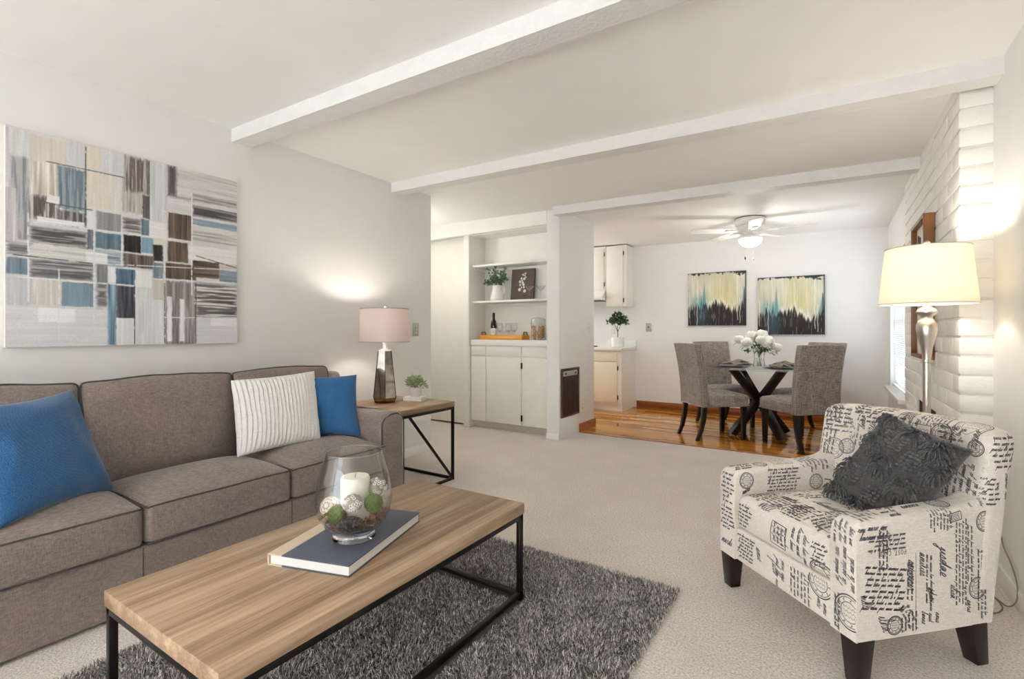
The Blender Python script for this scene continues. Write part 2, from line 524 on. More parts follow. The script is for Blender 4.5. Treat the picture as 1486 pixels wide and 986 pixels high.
# sliding closet door and its jamb
d = struct('door_1', B().box(-4.58, -3.735, 4.77, 4.80, 0.02, 2.31), CABP, bev=0.003, label='plain white sliding closet door beside the built-in shelves')
add('door_pull', B().lathe([(0, 0), (.018, 0), (.02, .004), (.012, .005), (0, .002)], 20), TRIMP, d, loc=(-3.80, 4.768, 0.99), rot=(PI / 2, 0, 0))
struct('trim_jamb', B().box(-3.735, -3.655, 4.69, 5.02, 0, 2.31), TRIMP, bev=0.004)
# ceiling beams
for i, (y0, y1, x1, dz) in enumerate(((1.69, 1.815, XR, 0.085), (3.065, 3.19, XR, 0.085), (4.53, 4.655, 0.54, 0.085))):
    b = B()
    x0 = XL if i < 2 else -2.43
    n = 60
    def bf(u, v, y0=y0, y1=y1, x0=x0, x1=x1, dz=dz):
        x = x0 + (x1 - x0) * u
        k = int(round(v * 5)); 
        y = (y0, y0, y0, y1, y1, y1)[k]; h = (0.02, -dz * .5, -dz, -dz, -dz * .5, 0.02)[k]
        j = 0.003 * mnoise.noise(Vector((x * 9, k * 3.1, y0)))
        return (x, y + j * (1 if k in (1, 2) else -1), cz(x) + h + j)
    b.grid(bf, n, 5)
    struct('ceiling_beam', b, BEAMP, smooth=50, label=('painted ceiling beam nearest the viewer above the sofa', 'middle painted ceiling beam crossing to the right wall', 'far painted ceiling beam between living and dining areas')[i])
# baseboards
struct('baseboard_left', B().box(XL, XL + 0.013, -4.5, 3.58, 0, 0.085), TRIMP, bev=0.004)
struct('baseboard_right', B().box(XR - 0.013, XR, -4.5, 3.24, 0, 0.085), TRIMP, bev=0.004)
struct('baseboard_back', B().box(-2.50, 0.555, YB - 0.016, YB, 0, 0.10), BASEW, bev=0.005)
struct('baseboard_dining', B().box(0.54, 0.555, 5.42, YB - 0.016, 0, 0.10), BASEW, bev=0.005)
struct('baseboard_wing', B().prism([(-2.42, 5.14), (-2.404, 5.14), (-2.404, 5.574), (-2.57, 5.574), (-2.57, 5.558), (-2.42, 5.558)], 'z', 0, 0.10), BASEW)
struct('trim_post', B().box(-2.572, -2.418, 4.638, 4.651, 0, 0.06), TRIMP, bev=0.003)
struct('trim_carpet_edge', B().box(-2.40, 0.55, 5.125, 5.15, 0.0, 0.006), BASEW, bev=0.002)

# painted brick chimney: every course built brick by brick, with a firebox opening
BXF, BYF, CH = 0.523, 3.25, 0.0933
w = B()
w.box(BXF + 0.008, 0.77, BYF + 0.008, 3.95, 0, 2.52); w.box(BXF + 0.008, 0.77, 4.72, 5.42, 0, 2.52); w.box(BXF + 0.008, 0.77, 3.95, 4.72, 0.655, 2.52); w.box(0.74, 0.77, 3.95, 4.72, 0, 0.655)
wall = struct('wall_brick', w, BRICKP, label='white painted brick chimney wall')
w = B()
rng = random.Random(3)
nc = 26
for c in range(nc):
    z0, z1 = c * CH + 0.006, (c + 1) * CH - 0.005
    if z0 > 2.44: break
    z1 = min(z1, 2.47)
    y = BYF - 0.004; first = True
    while y < 5.42:
        L = 0.302
        if first and c % 2: L = 0.151
        first = False
        y1 = min(y + L, 5.42)
        a0, a1 = y + (0.0 if y < BYF else 0.004), y1 - 0.004
        if a1 - a0 > 0.03 and not (z0 < 0.655 and a1 > 3.95 and a0 < 4.72):
            j = rng.uniform(-.002, .002)
            if y < BYF:   # corner brick turns onto the front face
                w.box(BXF + j, 0.652, BYF - 0.004 + j, a1, z0 + rng.uniform(-.002, .002), z1 + rng.uniform(-.002, .002))
            else:
                w.box(BXF + j, BXF + 0.05, a0, a1, z0 + rng.uniform(-.002, .002), z1 + rng.uniform(-.002, .002))
        y = y1
add('brick_courses', w, BRICKP, wall, bev=0.006, bseg=2)
w = B(); w.box(0.715, 0.739, 3.96, 4.71, 0.0, 0.65); w.box(0.54, 0.715, 3.955, 3.975, 0, 0.65); w.box(0.54, 0.715, 4.695, 4.715, 0, 0.65)
add('firebox_lining', w, plain('soot', S(92, 88, 82), 0.9), wall, label='dark grey firebox lining')

# window blind in the dining window
bl = thing('window_blind', 'white horizontal slat blind hanging in the dining room window', 'blind', (0.585, 6.41, 1.93))
BLW = plain('blind_vinyl', S(240, 242, 245), 0.4, var=0.01)
add('head_rail', B().box(-0.02, 0.02, -0.66, 0.66, -0.04, 0.0), BLW, bl, bev=0.003)
w = B()
for k in range(62):
    z = -0.055 - k * 0.0212
    w.box(-0.011, 0.011, -0.655, 0.655, -0.0006, 0.0006, Matrix.Translation((0, 0, z)) @ Matrix.Rotation(R(58), 4, 'Y'))
add('slats', w, BLW, bl)
add('bottom_rail', B().box(-0.012, 0.012, -0.655, 0.655, -1.385, -1.368), BLW, bl)
w = B(); w.tube([(-.013, -.4, -.04), (-.013, -.4, -1.375)], .0012, 5)
add('ladder_cord', w, BLW, bl)
w = B(); w.tube([(-.013, .4, -.04), (-.013, .4, -1.375)], .0012, 5)
add('ladder_cord', w, BLW, bl)

# fill globes added to brighten hall and kitchen, unseen round the corners
for lab, x, y, z, r_, L_ in (('added unseen fill globe brightening the hall behind the sofa wall', -4.05, 3.98, 1.95, .12, 10.5), ('added unseen fill globe brightening the kitchen behind the wing wall', -3.75, 6.2, 2.02, .14, 10.0)):
    pd = thing('fill_globe', lab, 'lamp', (x, y, z))
    gm = NM('fill_globe_glow'); gm.set(base=(1, 1, 1, 1), emit=(1, .95, .88, 1), estr=L_)
    add('globe', B().sphere((0, 0, 0), r_, 24, 16), gm.m, pd, 180)
    b = B(); b.tube([(0, 0, r_), (0, 0, cz(x) - z)], .004, 6); add('cord', b, BLACKM, pd)

# ------------------------------------------------------------------ sofa
SOFAF = fabric('taupe_linen', S(94, 84, 80), S(140, 127, 119), 380, bump=0.45)
SOFAP = plain('sofa_piping', S(62, 55, 54), 0.9)
sofa = thing('sofa', 'long taupe linen three-seat sofa against the left wall', 'sofa', (-2.78, 1.20, 0))
def soft_obj(name, half, r, mat, parent, loc, fn=None, n=(10, 10, 6), rot=None, bm=None, smooth=180):
    b = B().soft(half, r, n, 4, fn)
    return add(name, b, mat, parent, smooth, loc=loc, rot=rot)
def loop_on(half, r, fn, plane, sgn, k=40, out=0.0015):
    """closed path round a soft block where the face `plane` (0,1,2) meets its sides"""
    a, b = [(1, 2), (0, 2), (0, 1)][plane]
    pts = []
    r = min(r, min(half) * .999)
    ha, hb = half[a], half[b]
    per = []
    N = k
    for i in range(N): per.append((-ha + 2 * ha * i / N, -hb))
    for i in range(N): per.append((ha, -hb + 2 * hb * i / N))
    for i in range(N): per.append((ha - 2 * ha * i / N, hb))
    for i in range(N): per.append((-ha, hb - 2 * hb * i / N))
    for u, v in per:
        p = [0, 0, 0]; p[a] = u; p[b] = v; p[plane] = sgn * half[plane]
        q = Vector(p)
        inn = Vector([max(-(h - r), min(h - r, c)) for c, h in zip(q, half)])
        d = q - inn
        # the seam sits where the side begins: push the corner point half way round
        e = d.copy(); e[plane] = sgn * r * 0.75
        if abs(d[a]) < 1e-6 and abs(d[b]) < 1e-6: continue
        w_ = inn + e.normalized() * (r + out)
        pts.append(fn(w_) if fn else w_)
    # drop duplicates
    res = [pts[0]]
    for p in pts[1:]:
        if (p - res[-1]).length > 0.004: res.append(p)
    return res
# base with its plain front rail
soft_obj('base', (0.40, 1.155, 0.125), 0.012, SOFAF, sofa, (0.005, 0, 0.14), smooth=60)
for y in (-0.32, 0.345):
    b = B(); b.tube([(0.4065, y, 0.02), (0.4065, y, 0.262)], 0.0022, 6); add('rail_seam', b, SOFAP, sofa)
soft_obj('back_frame', (0.10, 1.155, 0.36), 0.04, SOFAF, sofa, (-0.32, 0, 0.50))
for sg in (-1, 1):
    arm = soft_obj('arm', (0.405, 0.10, 0.29), 0.045, SOFAF, sofa, (0.005, sg * 1.06, 0.315), fn=lambda p: Vector((p.x, p.y, p.z + (0.012 * (p.x / .4) + 0.014 * (1 - (p.y / .1) ** 2) if p.z > 0.2 else 0))), n=(12, 5, 8))
    # piping round the front panel of the arm
    b = B()
    pts = []
    for t in range(0, 41):
        if t <= 12: pts.append((-.094, -.29 + .52 * t / 12))
        elif t <= 18: a = PI - (t - 12) / 6 * PI / 2; pts.append((-.094 + .055 + .055 * math.cos(a), .235 + .055 * math.sin(a)))
        elif t <= 22: pts.append((-.039 + .078 * (t - 18) / 4, .29 + .012))
        elif t <= 28: a = PI / 2 - (t - 22) / 6 * PI / 2; pts.append((.094 - .055 + .055 * math.cos(a), .235 + .055 * math.sin(a)))
        else: pts.append((.094, .235 - .52 * (t - 28) / 12))
    b.tube([(0.396, y, z) for y, z in pts], 0.0045, 6)
    add('piping', b, SOFAP, arm)
for k, yc in enumerate((-0.645, 0.013, 0.668)):
    hw = 0.326
    h = (0.265, hw, 0.085)
    def fn(p, hw=hw, k=k):
        u, v = p.x / 0.265, p.y / hw
        q = p.copy()
        c = max(0, 1 - u * u) * max(0, 1 - v ** 4)
        q.z += (0.055 * c if p.z > 0 else 0) * (0.5 + 0.5 * min(1, max(0, p.z / .06)))
        q.x += 0.012 * (1 - v * v) * max(0, u) * (1 - abs(p.z) / .12)
        q.z += 0.004 * mnoise.noise(Vector((p.x * 5 + k, p.y * 5, 0)))
        return q
    c = soft_obj('seat_cushion', h, 0.028, SOFAF, sofa, (0.152, yc, 0.349), fn, n=(14, 16, 5))
    b = B()
    b.tube(loop_on(h, 0.028, fn, 2, 1), 0.0042, 6, closed=True)
    pi = add('piping', b, SOFAP, c)
    b = B(); b.tube(loop_on(h, 0.028, fn, 2, -1), 0.0042, 6, closed=True)
    add('piping', b, SOFAP, c)
for k, (yc, hw) in enumerate(((-0.70, 0.335), (-0.017, 0.348), (0.655, 0.325))):
    h = (0.095, hw, 0.245)
    def fn(p, hw=hw, k=k):
        v, w = p.y / hw, p.z / 0.245
        q = p.copy()
        c = max(0, 1 - v ** 4) * max(0, 1 - w ** 4)
        if p.x > 0: q.x += 0.065 * c * (1 - 0.35 * w)
        q.z += 0.016 * (1 - v * v) * max(0, w) + 0.006 * mnoise.noise(Vector((p.y * 7 + 3 * k, 1, 0))) * max(0, w)
        q.y += 0.004 * mnoise.noise(Vector((p.z * 9, k, 0)))
        q.x += 0.006 * mnoise.noise(Vector((p.y * 6, p.z * 6, k)))
        return q
    c = soft_obj('back_cushion', h, 0.03, SOFAF, sofa, (-0.205, yc, 0.655), fn, n=(4, 16, 12), rot=(0, R(-9), 0))
    b = B(); b.tube(loop_on(h, 0.03, fn, 0, 1), 0.0045, 6, closed=True)
    add('piping', b, SOFAP, c)
    b = B(); b.tube(loop_on(h, 0.03, fn, 0, -1), 0.0045, 6, closed=True)
    add('piping', b, SOFAP, c)

# ------------------------------------------------------------------ sofa pillows
def bluefab():
    m = NM('blue_woven')
    v = m.map()
    wv = m.node('ShaderNodeTexWave', wave_type='BANDS', bands_direction='DIAGONAL', Scale=95.0, Distortion=1.2, Detail=1.0)
    m.link(m.map(scale=(1, 1, 1)), wv.inputs['Vector'])
    n = m.noise(v, 260, 2); f = m.math('ADD', m.math('MULTIPLY', wv.outputs['Fac'], 0.12), m.math('MULTIPLY', n, 0.88))
    m.set(base=m.ramp(f, [(0.3, S(20, 58, 96)), (0.7, S(42, 90, 134))]), rough=0.85, sheen=0.3, spec=0.15)
    m.bump(f, 0.5, 0.003)
    return m.m
BLUE = bluefab()
b = pillow(B(), (-2.42, 0.47, 0.462), (-2.640, 0.868, 0.455), (-2.585, 0.355, 0.875), (-2.825, 0.775, 0.892), 0.085, pinch=0.09, seed=1, wr=0.01)
p = add('throw_pillow', b, BLUE, None, 180)
tag(p, 'blue throw pillow leaning on the sofa back over the seat farthest from the lamp', 'pillow', 'blue throw pillows')
b = pillow(B(), (-2.90, 1.86, 0.470), (-2.560, 2.150, 0.475), (-2.93, 1.88, 0.86), (-2.665, 2.205, 0.86), 0.07, pinch=0.06, seed=5, wr=0.008)
p = add('throw_pillow', b, BLUE, None, 180)
tag(p, 'blue throw pillow in the sofa corner behind the white pleated pillow', 'pillow', 'blue throw pillows')
WHITEP = fabric('white_pleated_cotton', S(222, 219, 216), S(242, 240, 238), 240, bump=0.3)
def pleat(u, v):
    x = (u + 0.004 * math.sin(v * 5 + u * 9)) * 10.5
    f = x - math.floor(x)
    return 0.011 * (f ** 0.5) - 0.0055 + 0.0015 * math.sin(v * 23 + math.floor(x) * 2.1)
b = pillow(B(), (-2.655, 1.410, 0.478), (-2.665, 1.930, 0.474), (-2.845, 1.475, 0.872), (-2.850, 2.015, 0.890), 0.075, n=150, pinch=0.05, rel=pleat, seed=2)
p = add('throw_pillow', b, WHITEP, None, 180)
tag(p, 'white vertically pleated square pillow leaning on the sofa back', 'pillow')

# ------------------------------------------------------------------ large abstract painting
PAINTM = vcol('acrylic_paint', 0.6, 0.35)
CANVAS = plain('canvas_edge', S(214, 208, 200), 0.8)
PAINT_RECTS = [
  (0.0, 0.009, 0.073, 0.261, 198, 198, 196, 'v', 0.1),
  (0.019, 0.136, 0.073, 0.507, 120, 125, 132, 'v', 0.5),
  (0.0, 0.28, 0.037, 0.525, 175, 172, 170, 'v', 0.2),
  (0.078, 0.015, 0.205, 0.134, 206, 196, 182, 'v', 0.06),
  (0.205, -0.002, 0.278, 0.113, 200, 200, 200, 'v', 0.06),
  (0.278, 0.004, 0.339, 0.11, 214, 203, 184, 'v', 0.04),
  (0.278, 0.126, 0.379, 0.308, 213, 202, 184, 'v', 0.05),
  (0.339, 0.003, 0.432, 0.117, 202, 202, 204, 'v', 0.05),
  (0.379, 0.13, 0.428, 0.319, 208, 204, 198, 'v', 0.05),
  (0.42, 0.119, 0.512, 0.303, 176, 165, 158, 'v', 0.35),
  (0.432, 0.008, 0.54, 0.19, 105, 92, 86, 'v', 0.6),
  (0.512, 0.197, 0.54, 0.319, 72, 60, 54, 'v', 0.2),
  (0.543, 0.0, 0.623, 0.319, 204, 205, 205, 'v', 0.12),
  (0.629, 0.001, 1.0, 0.109, 196, 192, 188, 'h', 0.12),
  (0.625, 0.002, 0.667, 0.169, 78, 72, 70, 'v', 0.5),
  (0.625, 0.163, 0.75, 0.174, 90, 85, 82, 'h', 0.5),
  (0.75, 0.128, 1.0, 0.17, 150, 145, 142, 'h', 0.3),
  (0.083, 0.136, 0.175, 0.37, 196, 186, 172, 'v', 0.3),
  (0.083, 0.298, 0.175, 0.397, 80, 70, 64, 'v', 0.8),
  (0.175, 0.136, 0.276, 0.336, 92, 112, 126, 'v', 0.35),
  (0.175, 0.344, 0.276, 0.413, 66, 62, 62, 'v', 0.5),
  (0.135, 0.283, 0.181, 0.32, 225, 226, 226, 'h', 0.05),
  (0.102, 0.391, 0.273, 0.415, 212, 212, 212, 'h', 0.12),
  (0.081, 0.441, 0.278, 0.511, 62, 62, 64, 'h', 0.55),
  (0.005, 0.524, 0.083, 0.577, 120, 118, 116, 'h', 0.6),
  (0.073, 0.535, 0.306, 0.577, 206, 202, 196, 'h', 0.14),
  (0.002, 0.591, 0.073, 0.665, 96, 116, 134, 'v', 0.2),
  (0.078, 0.591, 0.306, 0.676, 92, 92, 96, 'h', 0.55),
  (0.002, 0.682, 0.078, 0.807, 190, 190, 192, 'v', 0.1),
  (0.078, 0.684, 0.185, 0.802, 196, 190, 184, 'v', 0.12),
  (0.187, 0.687, 0.306, 0.803, 104, 128, 146, 'v', 0.08),
  (0.0, 0.816, 0.364, 1.012, 206, 206, 209, 'h', 0.05),
  (0.106, 0.816, 0.236, 0.882, 226, 227, 229, 'h', 0.04),
  (0.317, 0.322, 0.42, 0.412, 132, 132, 132, 'v', 0.1),
  (0.314, 0.426, 0.417, 0.507, 74, 100, 118, 'v', 0.15),
  (0.282, 0.328, 0.306, 0.415, 216, 214, 210, 'v', 0.05),
  (0.282, 0.418, 0.306, 0.516, 78, 92, 104, 'v', 0.2),
  (0.422, 0.328, 0.505, 0.409, 110, 105, 102, 'h', 0.8),
  (0.428, 0.421, 0.501, 0.509, 24, 22, 22, 'v', 0.2),
  (0.505, 0.326, 0.54, 0.414, 86, 106, 122, 'v', 0.1),
  (0.505, 0.421, 0.559, 0.504, 108, 150, 172, 'v', 0.12),
  (0.541, 0.327, 0.62, 0.417, 222, 220, 216, 'h', 0.05),
  (0.559, 0.427, 0.613, 0.456, 212, 204, 192, 'h', 0.06),
  (0.557, 0.455, 0.603, 0.542, 30, 26, 24, 'v', 0.2),
  (0.426, 0.518, 0.563, 0.589, 90, 76, 66, 'v', 0.25),
  (0.314, 0.519, 0.422, 0.592, 140, 160, 172, 'h', 0.5),
  (0.276, 0.53, 0.362, 0.584, 222, 222, 222, 'h', 0.06),
  (0.319, 0.586, 0.362, 0.68, 120, 120, 124, 'v', 0.12),
  (0.364, 0.597, 0.397, 0.676, 222, 222, 222, 'v', 0.04),
  (0.396, 0.601, 0.477, 0.684, 62, 92, 116, 'v', 0.15),
  (0.479, 0.602, 0.553, 0.69, 220, 220, 219, 'v', 0.05),
  (0.557, 0.553, 0.605, 0.636, 104, 120, 132, 'v', 0.15),
  (0.317, 0.68, 0.362, 0.805, 112, 110, 112, 'h', 0.5),
  (0.362, 0.684, 0.398, 0.995, 108, 142, 166, 'v', 0.25),
  (0.398, 0.69, 0.475, 0.86, 62, 62, 70, 'v', 0.2),
  (0.398, 0.855, 0.475, 0.997, 214, 215, 218, 'v', 0.06),
  (0.479, 0.696, 0.557, 0.998, 204, 204, 206, 'v', 0.12),
  (0.557, 0.642, 0.609, 0.845, 192, 182, 170, 'v', 0.06),
  (0.505, 0.754, 0.609, 1.0, 206, 207, 210, 'v', 0.1),
  (0.616, 0.643, 0.767, 1.003, 128, 120, 116, 'v', 0.4),
  (0.623, 0.732, 0.647, 0.982, 222, 222, 224, 'v', 0.1),
  (0.686, 0.744, 0.708, 0.983, 224, 224, 225, 'v', 0.1),
  (0.629, 0.198, 0.745, 0.243, 204, 204, 204, 'h', 0.08),
  (0.629, 0.263, 0.745, 0.405, 92, 74, 60, 'v', 0.2),
  (0.625, 0.423, 0.726, 0.536, 88, 68, 54, 'v', 0.22),
  (0.616, 0.546, 0.767, 0.632, 84, 68, 56, 'v', 0.2),
  (0.75, 0.501, 0.896, 0.611, 88, 70, 56, 'h', 0.25),
  (0.752, 0.199, 1.0, 0.256, 70, 68, 68, 'h', 0.45),
  (0.752, 0.274, 1.0, 0.309, 124, 148, 164, 'h', 0.1),
  (0.75, 0.339, 1.0, 0.399, 186, 182, 176, 'h', 0.25),
  (0.728, 0.428, 1.0, 0.515, 218, 217, 214, 'h', 0.07),
  (0.896, 0.517, 1.0, 0.556, 200, 188, 172, 'h', 0.1),
  (0.896, 0.556, 1.0, 0.625, 110, 130, 146, 'h', 0.12),
  (0.767, 0.645, 1.0, 0.842, 96, 94, 94, 'h', 0.95),
  (0.767, 0.844, 0.997, 1.009, 206, 205, 206, 'h', 0.06),
  (0.847, 0.849, 0.997, 0.893, 226, 226, 226, 'h', 0.04),
]
PAINT_LINES = [
  (0.073, 0.378, 0.073, 0.794, 225, 0.0059),
  (0.308, 0.231, 0.308, 0.891, 215, 0.0059),
  (0.42, 0.248, 0.42, 0.586, 220, 0.0047),
  (0.746, 0.123, 0.746, 0.724, 225, 0.0059),
  (0.178, 0.625, 0.178, 0.974, 220, 0.0047),
  (0.087, 0.42, 0.742, 0.41, 220, 0.0047),
  (0.019, 0.579, 0.306, 0.587, 60, 0.0035),
  (0.306, 0.587, 1.0, 0.546, 215, 0.0047),
  (0.037, 0.679, 0.48, 0.684, 222, 0.0047),
  (0.557, 0.642, 0.767, 0.635, 222, 0.0047),
  (0.569, 0.849, 0.767, 0.847, 225, 0.0035),
  (0.276, 0.009, 0.276, 0.408, 50, 0.0035),
  (0.767, 0.642, 0.767, 1.003, 45, 0.0047),
  (0.475, 0.682, 0.475, 0.997, 50, 0.0035),
  (0.613, 0.267, 0.613, 1.0, 215, 0.0047),
  (0.612, 0.655, 0.612, 1.0, 50, 0.0024),
  (0.13, 0.128, 0.432, 0.125, 70, 0.0035),
  (0.092, 0.321, 0.306, 0.322, 70, 0.0035),
  (0.54, 0.001, 0.54, 0.327, 60, 0.0035),
  (0.625, 0.194, 0.75, 0.174, 220, 0.0047),
  (0.596, 0.261, 0.625, 0.264, 225, 0.0059),
  (0.764, 0.487, 1.0, 0.535, 60, 0.0024),
]

def big_canvas():
    rng = np.random.default_rng(11)
    W_, H_ = 340, 330
    a = np.zeros((H_, W_, 3)); a[:] = (204, 203, 202)
    sc = npnoise(H_, W_, 40, 40, rng)
    a += (sc[..., None] - .5) * 20
    yy, xx = np.mgrid[0:H_, 0:W_]
    wob = (npnoise(H_, W_, 8, 8, rng) - .5) * 2.4
    vert = npnoise(H_, W_, 120, 3, rng, 2); hori = npnoise(H_, W_, 3, 120, rng, 2); vfine = npnoise(H_, W_, 50, 2, rng, 2); hfine = npnoise(H_, W_, 2, 50, rng, 2)
    for (s0, t0, s1, t1, r, g, bl_, d, amt) in PAINT_RECTS:
        if s1 < s0: s0, s1 = s1, s0
        x0, x1, y0, y1 = s0 * W_, s1 * W_, t0 * H_, t1 * H_
        edge = np.minimum(np.minimum(xx + wob - x0, x1 - xx - wob), np.minimum(yy + wob - y0, y1 - yy - wob))
        soft = 1.2 + 9 * max(0, amt - .08)
        m = np.clip(edge / soft + .5 + (((vert if d == 'v' else hori) - .5) * 1.6 if amt >= .3 else 0), 0, 1) * (edge > -3)
        st = (vert * .55 + vfine * .45) if d == 'v' else (hori * .55 + hfine * .45)
        st = (st - st.mean()) / (st.std() + 1e-6)
        lum = (r + g + bl_) / 3
        r, g, bl_ = (lum + .72 * (q_ - lum) for q_ in (r, g, bl_))
        col = np.zeros((H_, W_, 3)); col[:] = (r, g, bl_)
        if amt > .3:   # dry brush: light and dark ground show between the bristles
            k = np.clip((st - .35) * 2.0, 0, 1)[..., None] * min(1, amt)
            col = col * (1 - k) + np.array((212, 208, 204)) * k
            k2 = np.clip((-st - .6) * 1.6, 0, 1)[..., None] * amt * .7
            col = col * (1 - k2) + np.array((46, 40, 38)) * k2
        else:
            col += (st * amt * 70)[..., None]
        a = a * (1 - m[..., None]) + col * m[..., None]
    for (s0, t0, s1, t1, v, wd) in PAINT_LINES:
        p0 = np.array((s0 * W_, t0 * H_)); p1 = np.array((s1 * W_, t1 * H_)); dv = p1 - p0; L = np.hypot(*dv)
        px, py = xx - p0[0], yy - p0[1]
        t = (px * dv[0] + py * dv[1]) / L; q = np.abs((-px * dv[1] + py * dv[0]) / L + wob * .25)
        hw = max(.7, wd * W_ * .42)
        m = np.clip(hw - q + .6, 0, 1) * np.clip(np.minimum(t, L - t) / 3, 0, 1)
        m *= np.clip((npnoise(H_, W_, 5, 5, rng) - .22) * 5, 0, 1)
        a = a * (1 - m[..., None]) + v * m[..., None]
    a += rng.normal(0, 4, (H_, W_, 1))
    return srgb_lin(a)
PY0, PY1, PZ0, PZ1 = 0.6455, 1.7075, 1.075, 2.112
big = thing('abstract_painting', 'large unframed abstract canvas of blue grey and brown blocks above the sofa', 'painting', (-3.25, PY0, PZ0))
add('canvas_frame', B().box(0.002, 0.034, 0, PY1 - PY0, 0, PZ1 - PZ0), CANVAS, big)
painted_grid('painted_face', PY1 - PY0, PZ1 - PZ0, 340 - 1, 330 - 1, big_canvas(), PAINTM, big, Matrix.Translation((0.0345, 0, 0)) @ Matrix.Rotation(PI / 2, 4, 'Z'))

# light switch beside the table lamp
PLATE = plain('steel_plate', S(172, 172, 164), 0.35, 0.6)
IVORY = plain('ivory_plastic', S(226, 220, 200), 0.4)
def wall_plate(label, cat, loc, rz, kind, w=0.07, h=0.115, m=None):
    """plate lies in local x,z and faces local -y"""
    t = thing({'switch': 'light_switch', 'outlet': 'power_outlet', 'jack': 'wall_jack'}[kind], label, cat, loc, rz)
    add('cover_plate', B().box(-w / 2, w / 2, -0.006, -0.0005, -h / 2, h / 2), m or IVORY, t, bev=0.002)
    if kind == 'switch':
        for z in ((-0.03, 0.0, 0.03) if m else (0.0,)):
            add('toggle', B().box(-0.006, 0.006, -0.016, -0.004, z - 0.009, z + 0.009), IVORY, t, bev=0.002)
    elif kind == 'outlet':
        for z in (-0.022, 0.022):
            add('socket', B().lathe([(0, 0.003), (0.014, 0.003), (0.015, 0), (0, 0)], 20), IVORY if m else TRIMP, t, loc=(0, -0.0055, z), rot=(PI / 2, 0, 0))
    else:
        add('socket', B().lathe([(0, 0.004), (0.010, 0.004), (0.011, 0), (0, 0)], 16), HINGE, t, loc=(0, -0.0055, 0), rot=(PI / 2, 0, 0))
    return t
wall_plate('grey metal switch plate on the wall beside the table lamp shade', 'light switch', (-3.25, 3.366, 1.165), PI / 2, 'switch', 0.075, 0.12, PLATE)

# ------------------------------------------------------------------ end table and what stands on it
et = thing('end_table', 'oak top end table with black metal frame beside the sofa arm', 'table', (-2.78, 2.70, 0))
add('tabletop', B().box(-0.33, 0.32, -0.30, 0.28, 0.567, 0.607), OAK_Y, et, bev=0.003)
def frame_bar(name, p, q, par, w=0.02, mat=BLACKM): return add(name, B().beam(p, q, w, w, (0, 0, 1) if abs(Vector(q)[2] - Vector(p)[2]) < .3 or abs(Vector(q)[0]-Vector(p)[0])+abs(Vector(q)[1]-Vector(p)[1]) > .1 else (1, 0, 0)), mat, par, bev=0.002)
for x in (-0.31, 0.308):
    for y in (-0.285, 0.268): frame_bar('leg', (x, y, 0.0), (x, y, 0.565), et)
for y in (-0.285, 0.268):
    frame_bar('rail', (-0.32, y, 0.556), (0.318, y, 0.556), et); frame_bar('rail', (-0.32, y, 0.011), (0.318, y, 0.011), et)
for x in (-0.31, 0.308):
    frame_bar('rail', (x, -0.285, 0.556), (x, 0.268, 0.556), et)
    frame_bar('rail', (x, -0.285, 0.011), (x, 0.268, 0.011), et)
    frame_bar('diagonal_brace', (x, -0.20, 0.55), (x, 0.262, 0.018), et, 0.017)

tl = thing('table_lamp', 'faceted mirrored glass table lamp with a pale grey drum shade', 'lamp', (-2.88, 2.65, 0.607))
def mirror_mat():
    m = NM('antiqued_mirror')
    n = m.noise(m.map(), 14, 4); 
    m.set(base=m.ramp(n, [(0.4, S(196, 190, 182)), (0.62, S(228, 225, 220))]), rough=0.07, metal=1.0)
    return m.m
MIRROR = mirror_mat(); BRONZE = plain('bronze_edge', S(70, 58, 46), 0.35, 0.9)
add('gold_band', B().lathe([(0.0, 0.0), (0.076, 0.0), (0.094, 0.0352), (0.0, 0.0352)], 6, ph=R(20)), plain('gold_mirror', S(196, 158, 104), .08, 1.0, var=.1, scale=20), tl, smooth=0)
prof = [(0.0, 0.0356), (0.094, 0.0356), (0.055, 0.392), (0.052, 0.40), (0.0, 0.40)]
add('faceted_body', B().lathe(prof, 6, ph=R(20)), MIRROR, tl, smooth=0)
for k in range(6):
    a = R(20) + k * PI / 3
    b = B(); b.tube([(r * math.cos(a), r * math.sin(a), z) for r, z in ((0.077, 0.001), (0.095, 0.035), (0.056, 0.392))], 0.0024, 6)
    add('edge_seam', b, BRONZE, tl)
b = B(); b.tube([(0.0945 * math.cos(R(20) + k * PI / 3), 0.0945 * math.sin(R(20) + k * PI / 3), 0.0355) for k in range(6)], 0.0024, 6, closed=True)
add('edge_seam', b, BRONZE, tl)
add('neck', B().lathe([(0, 0.40), (0.03, 0.40), (0.03, 0.406), (0.013, 0.41), (0.013, 0.445), (0.018, 0.447), (0.018, 0.46), (0, 0.46)], 20), plain('clear_acrylic', S(225, 225, 225), 0.15), tl)
def shade_mat(name, col, t):
    m = NM(name)
    df = m.node('ShaderNodeBsdfDiffuse'); df.inputs[0].default_value = col
    tr = m.node('ShaderNodeBsdfTranslucent'); tr.inputs[0].default_value = col
    mx = m.node('ShaderNodeMixShader'); mx.inputs[0].default_value = t
    m.link(df.outputs[0], mx.inputs[1]); m.link(tr.outputs[0], mx.inputs[2]); m.link(mx.outputs[0], m.out.inputs[0])
    bp = m.node('ShaderNodeBump', Strength=0.25, Distance=0.002); m.link(m.noise(m.map(scale=(1, 1, .15)), 300, 2), bp.inputs['Height'])
    m.link(bp.outputs[0], df.inputs['Normal'])
    return m.m
SH1 = shade_mat('grey_linen_shade', S(208, 196, 192), 0.22)
sh = add('lamp_shade', B().lathe([(0.188, 0.462), (0.1795, 0.715), (0.1775, 0.715), (0.186, 0.462), (0.188, 0.462)], 48), SH1, tl, 40)
b = B(); b.tube([(0.1875 * math.cos(2 * PI * k / 48), 0.1875 * math.sin(2 * PI * k / 48), 0.463) for k in range(48)], 0.0025, 6, closed=True)
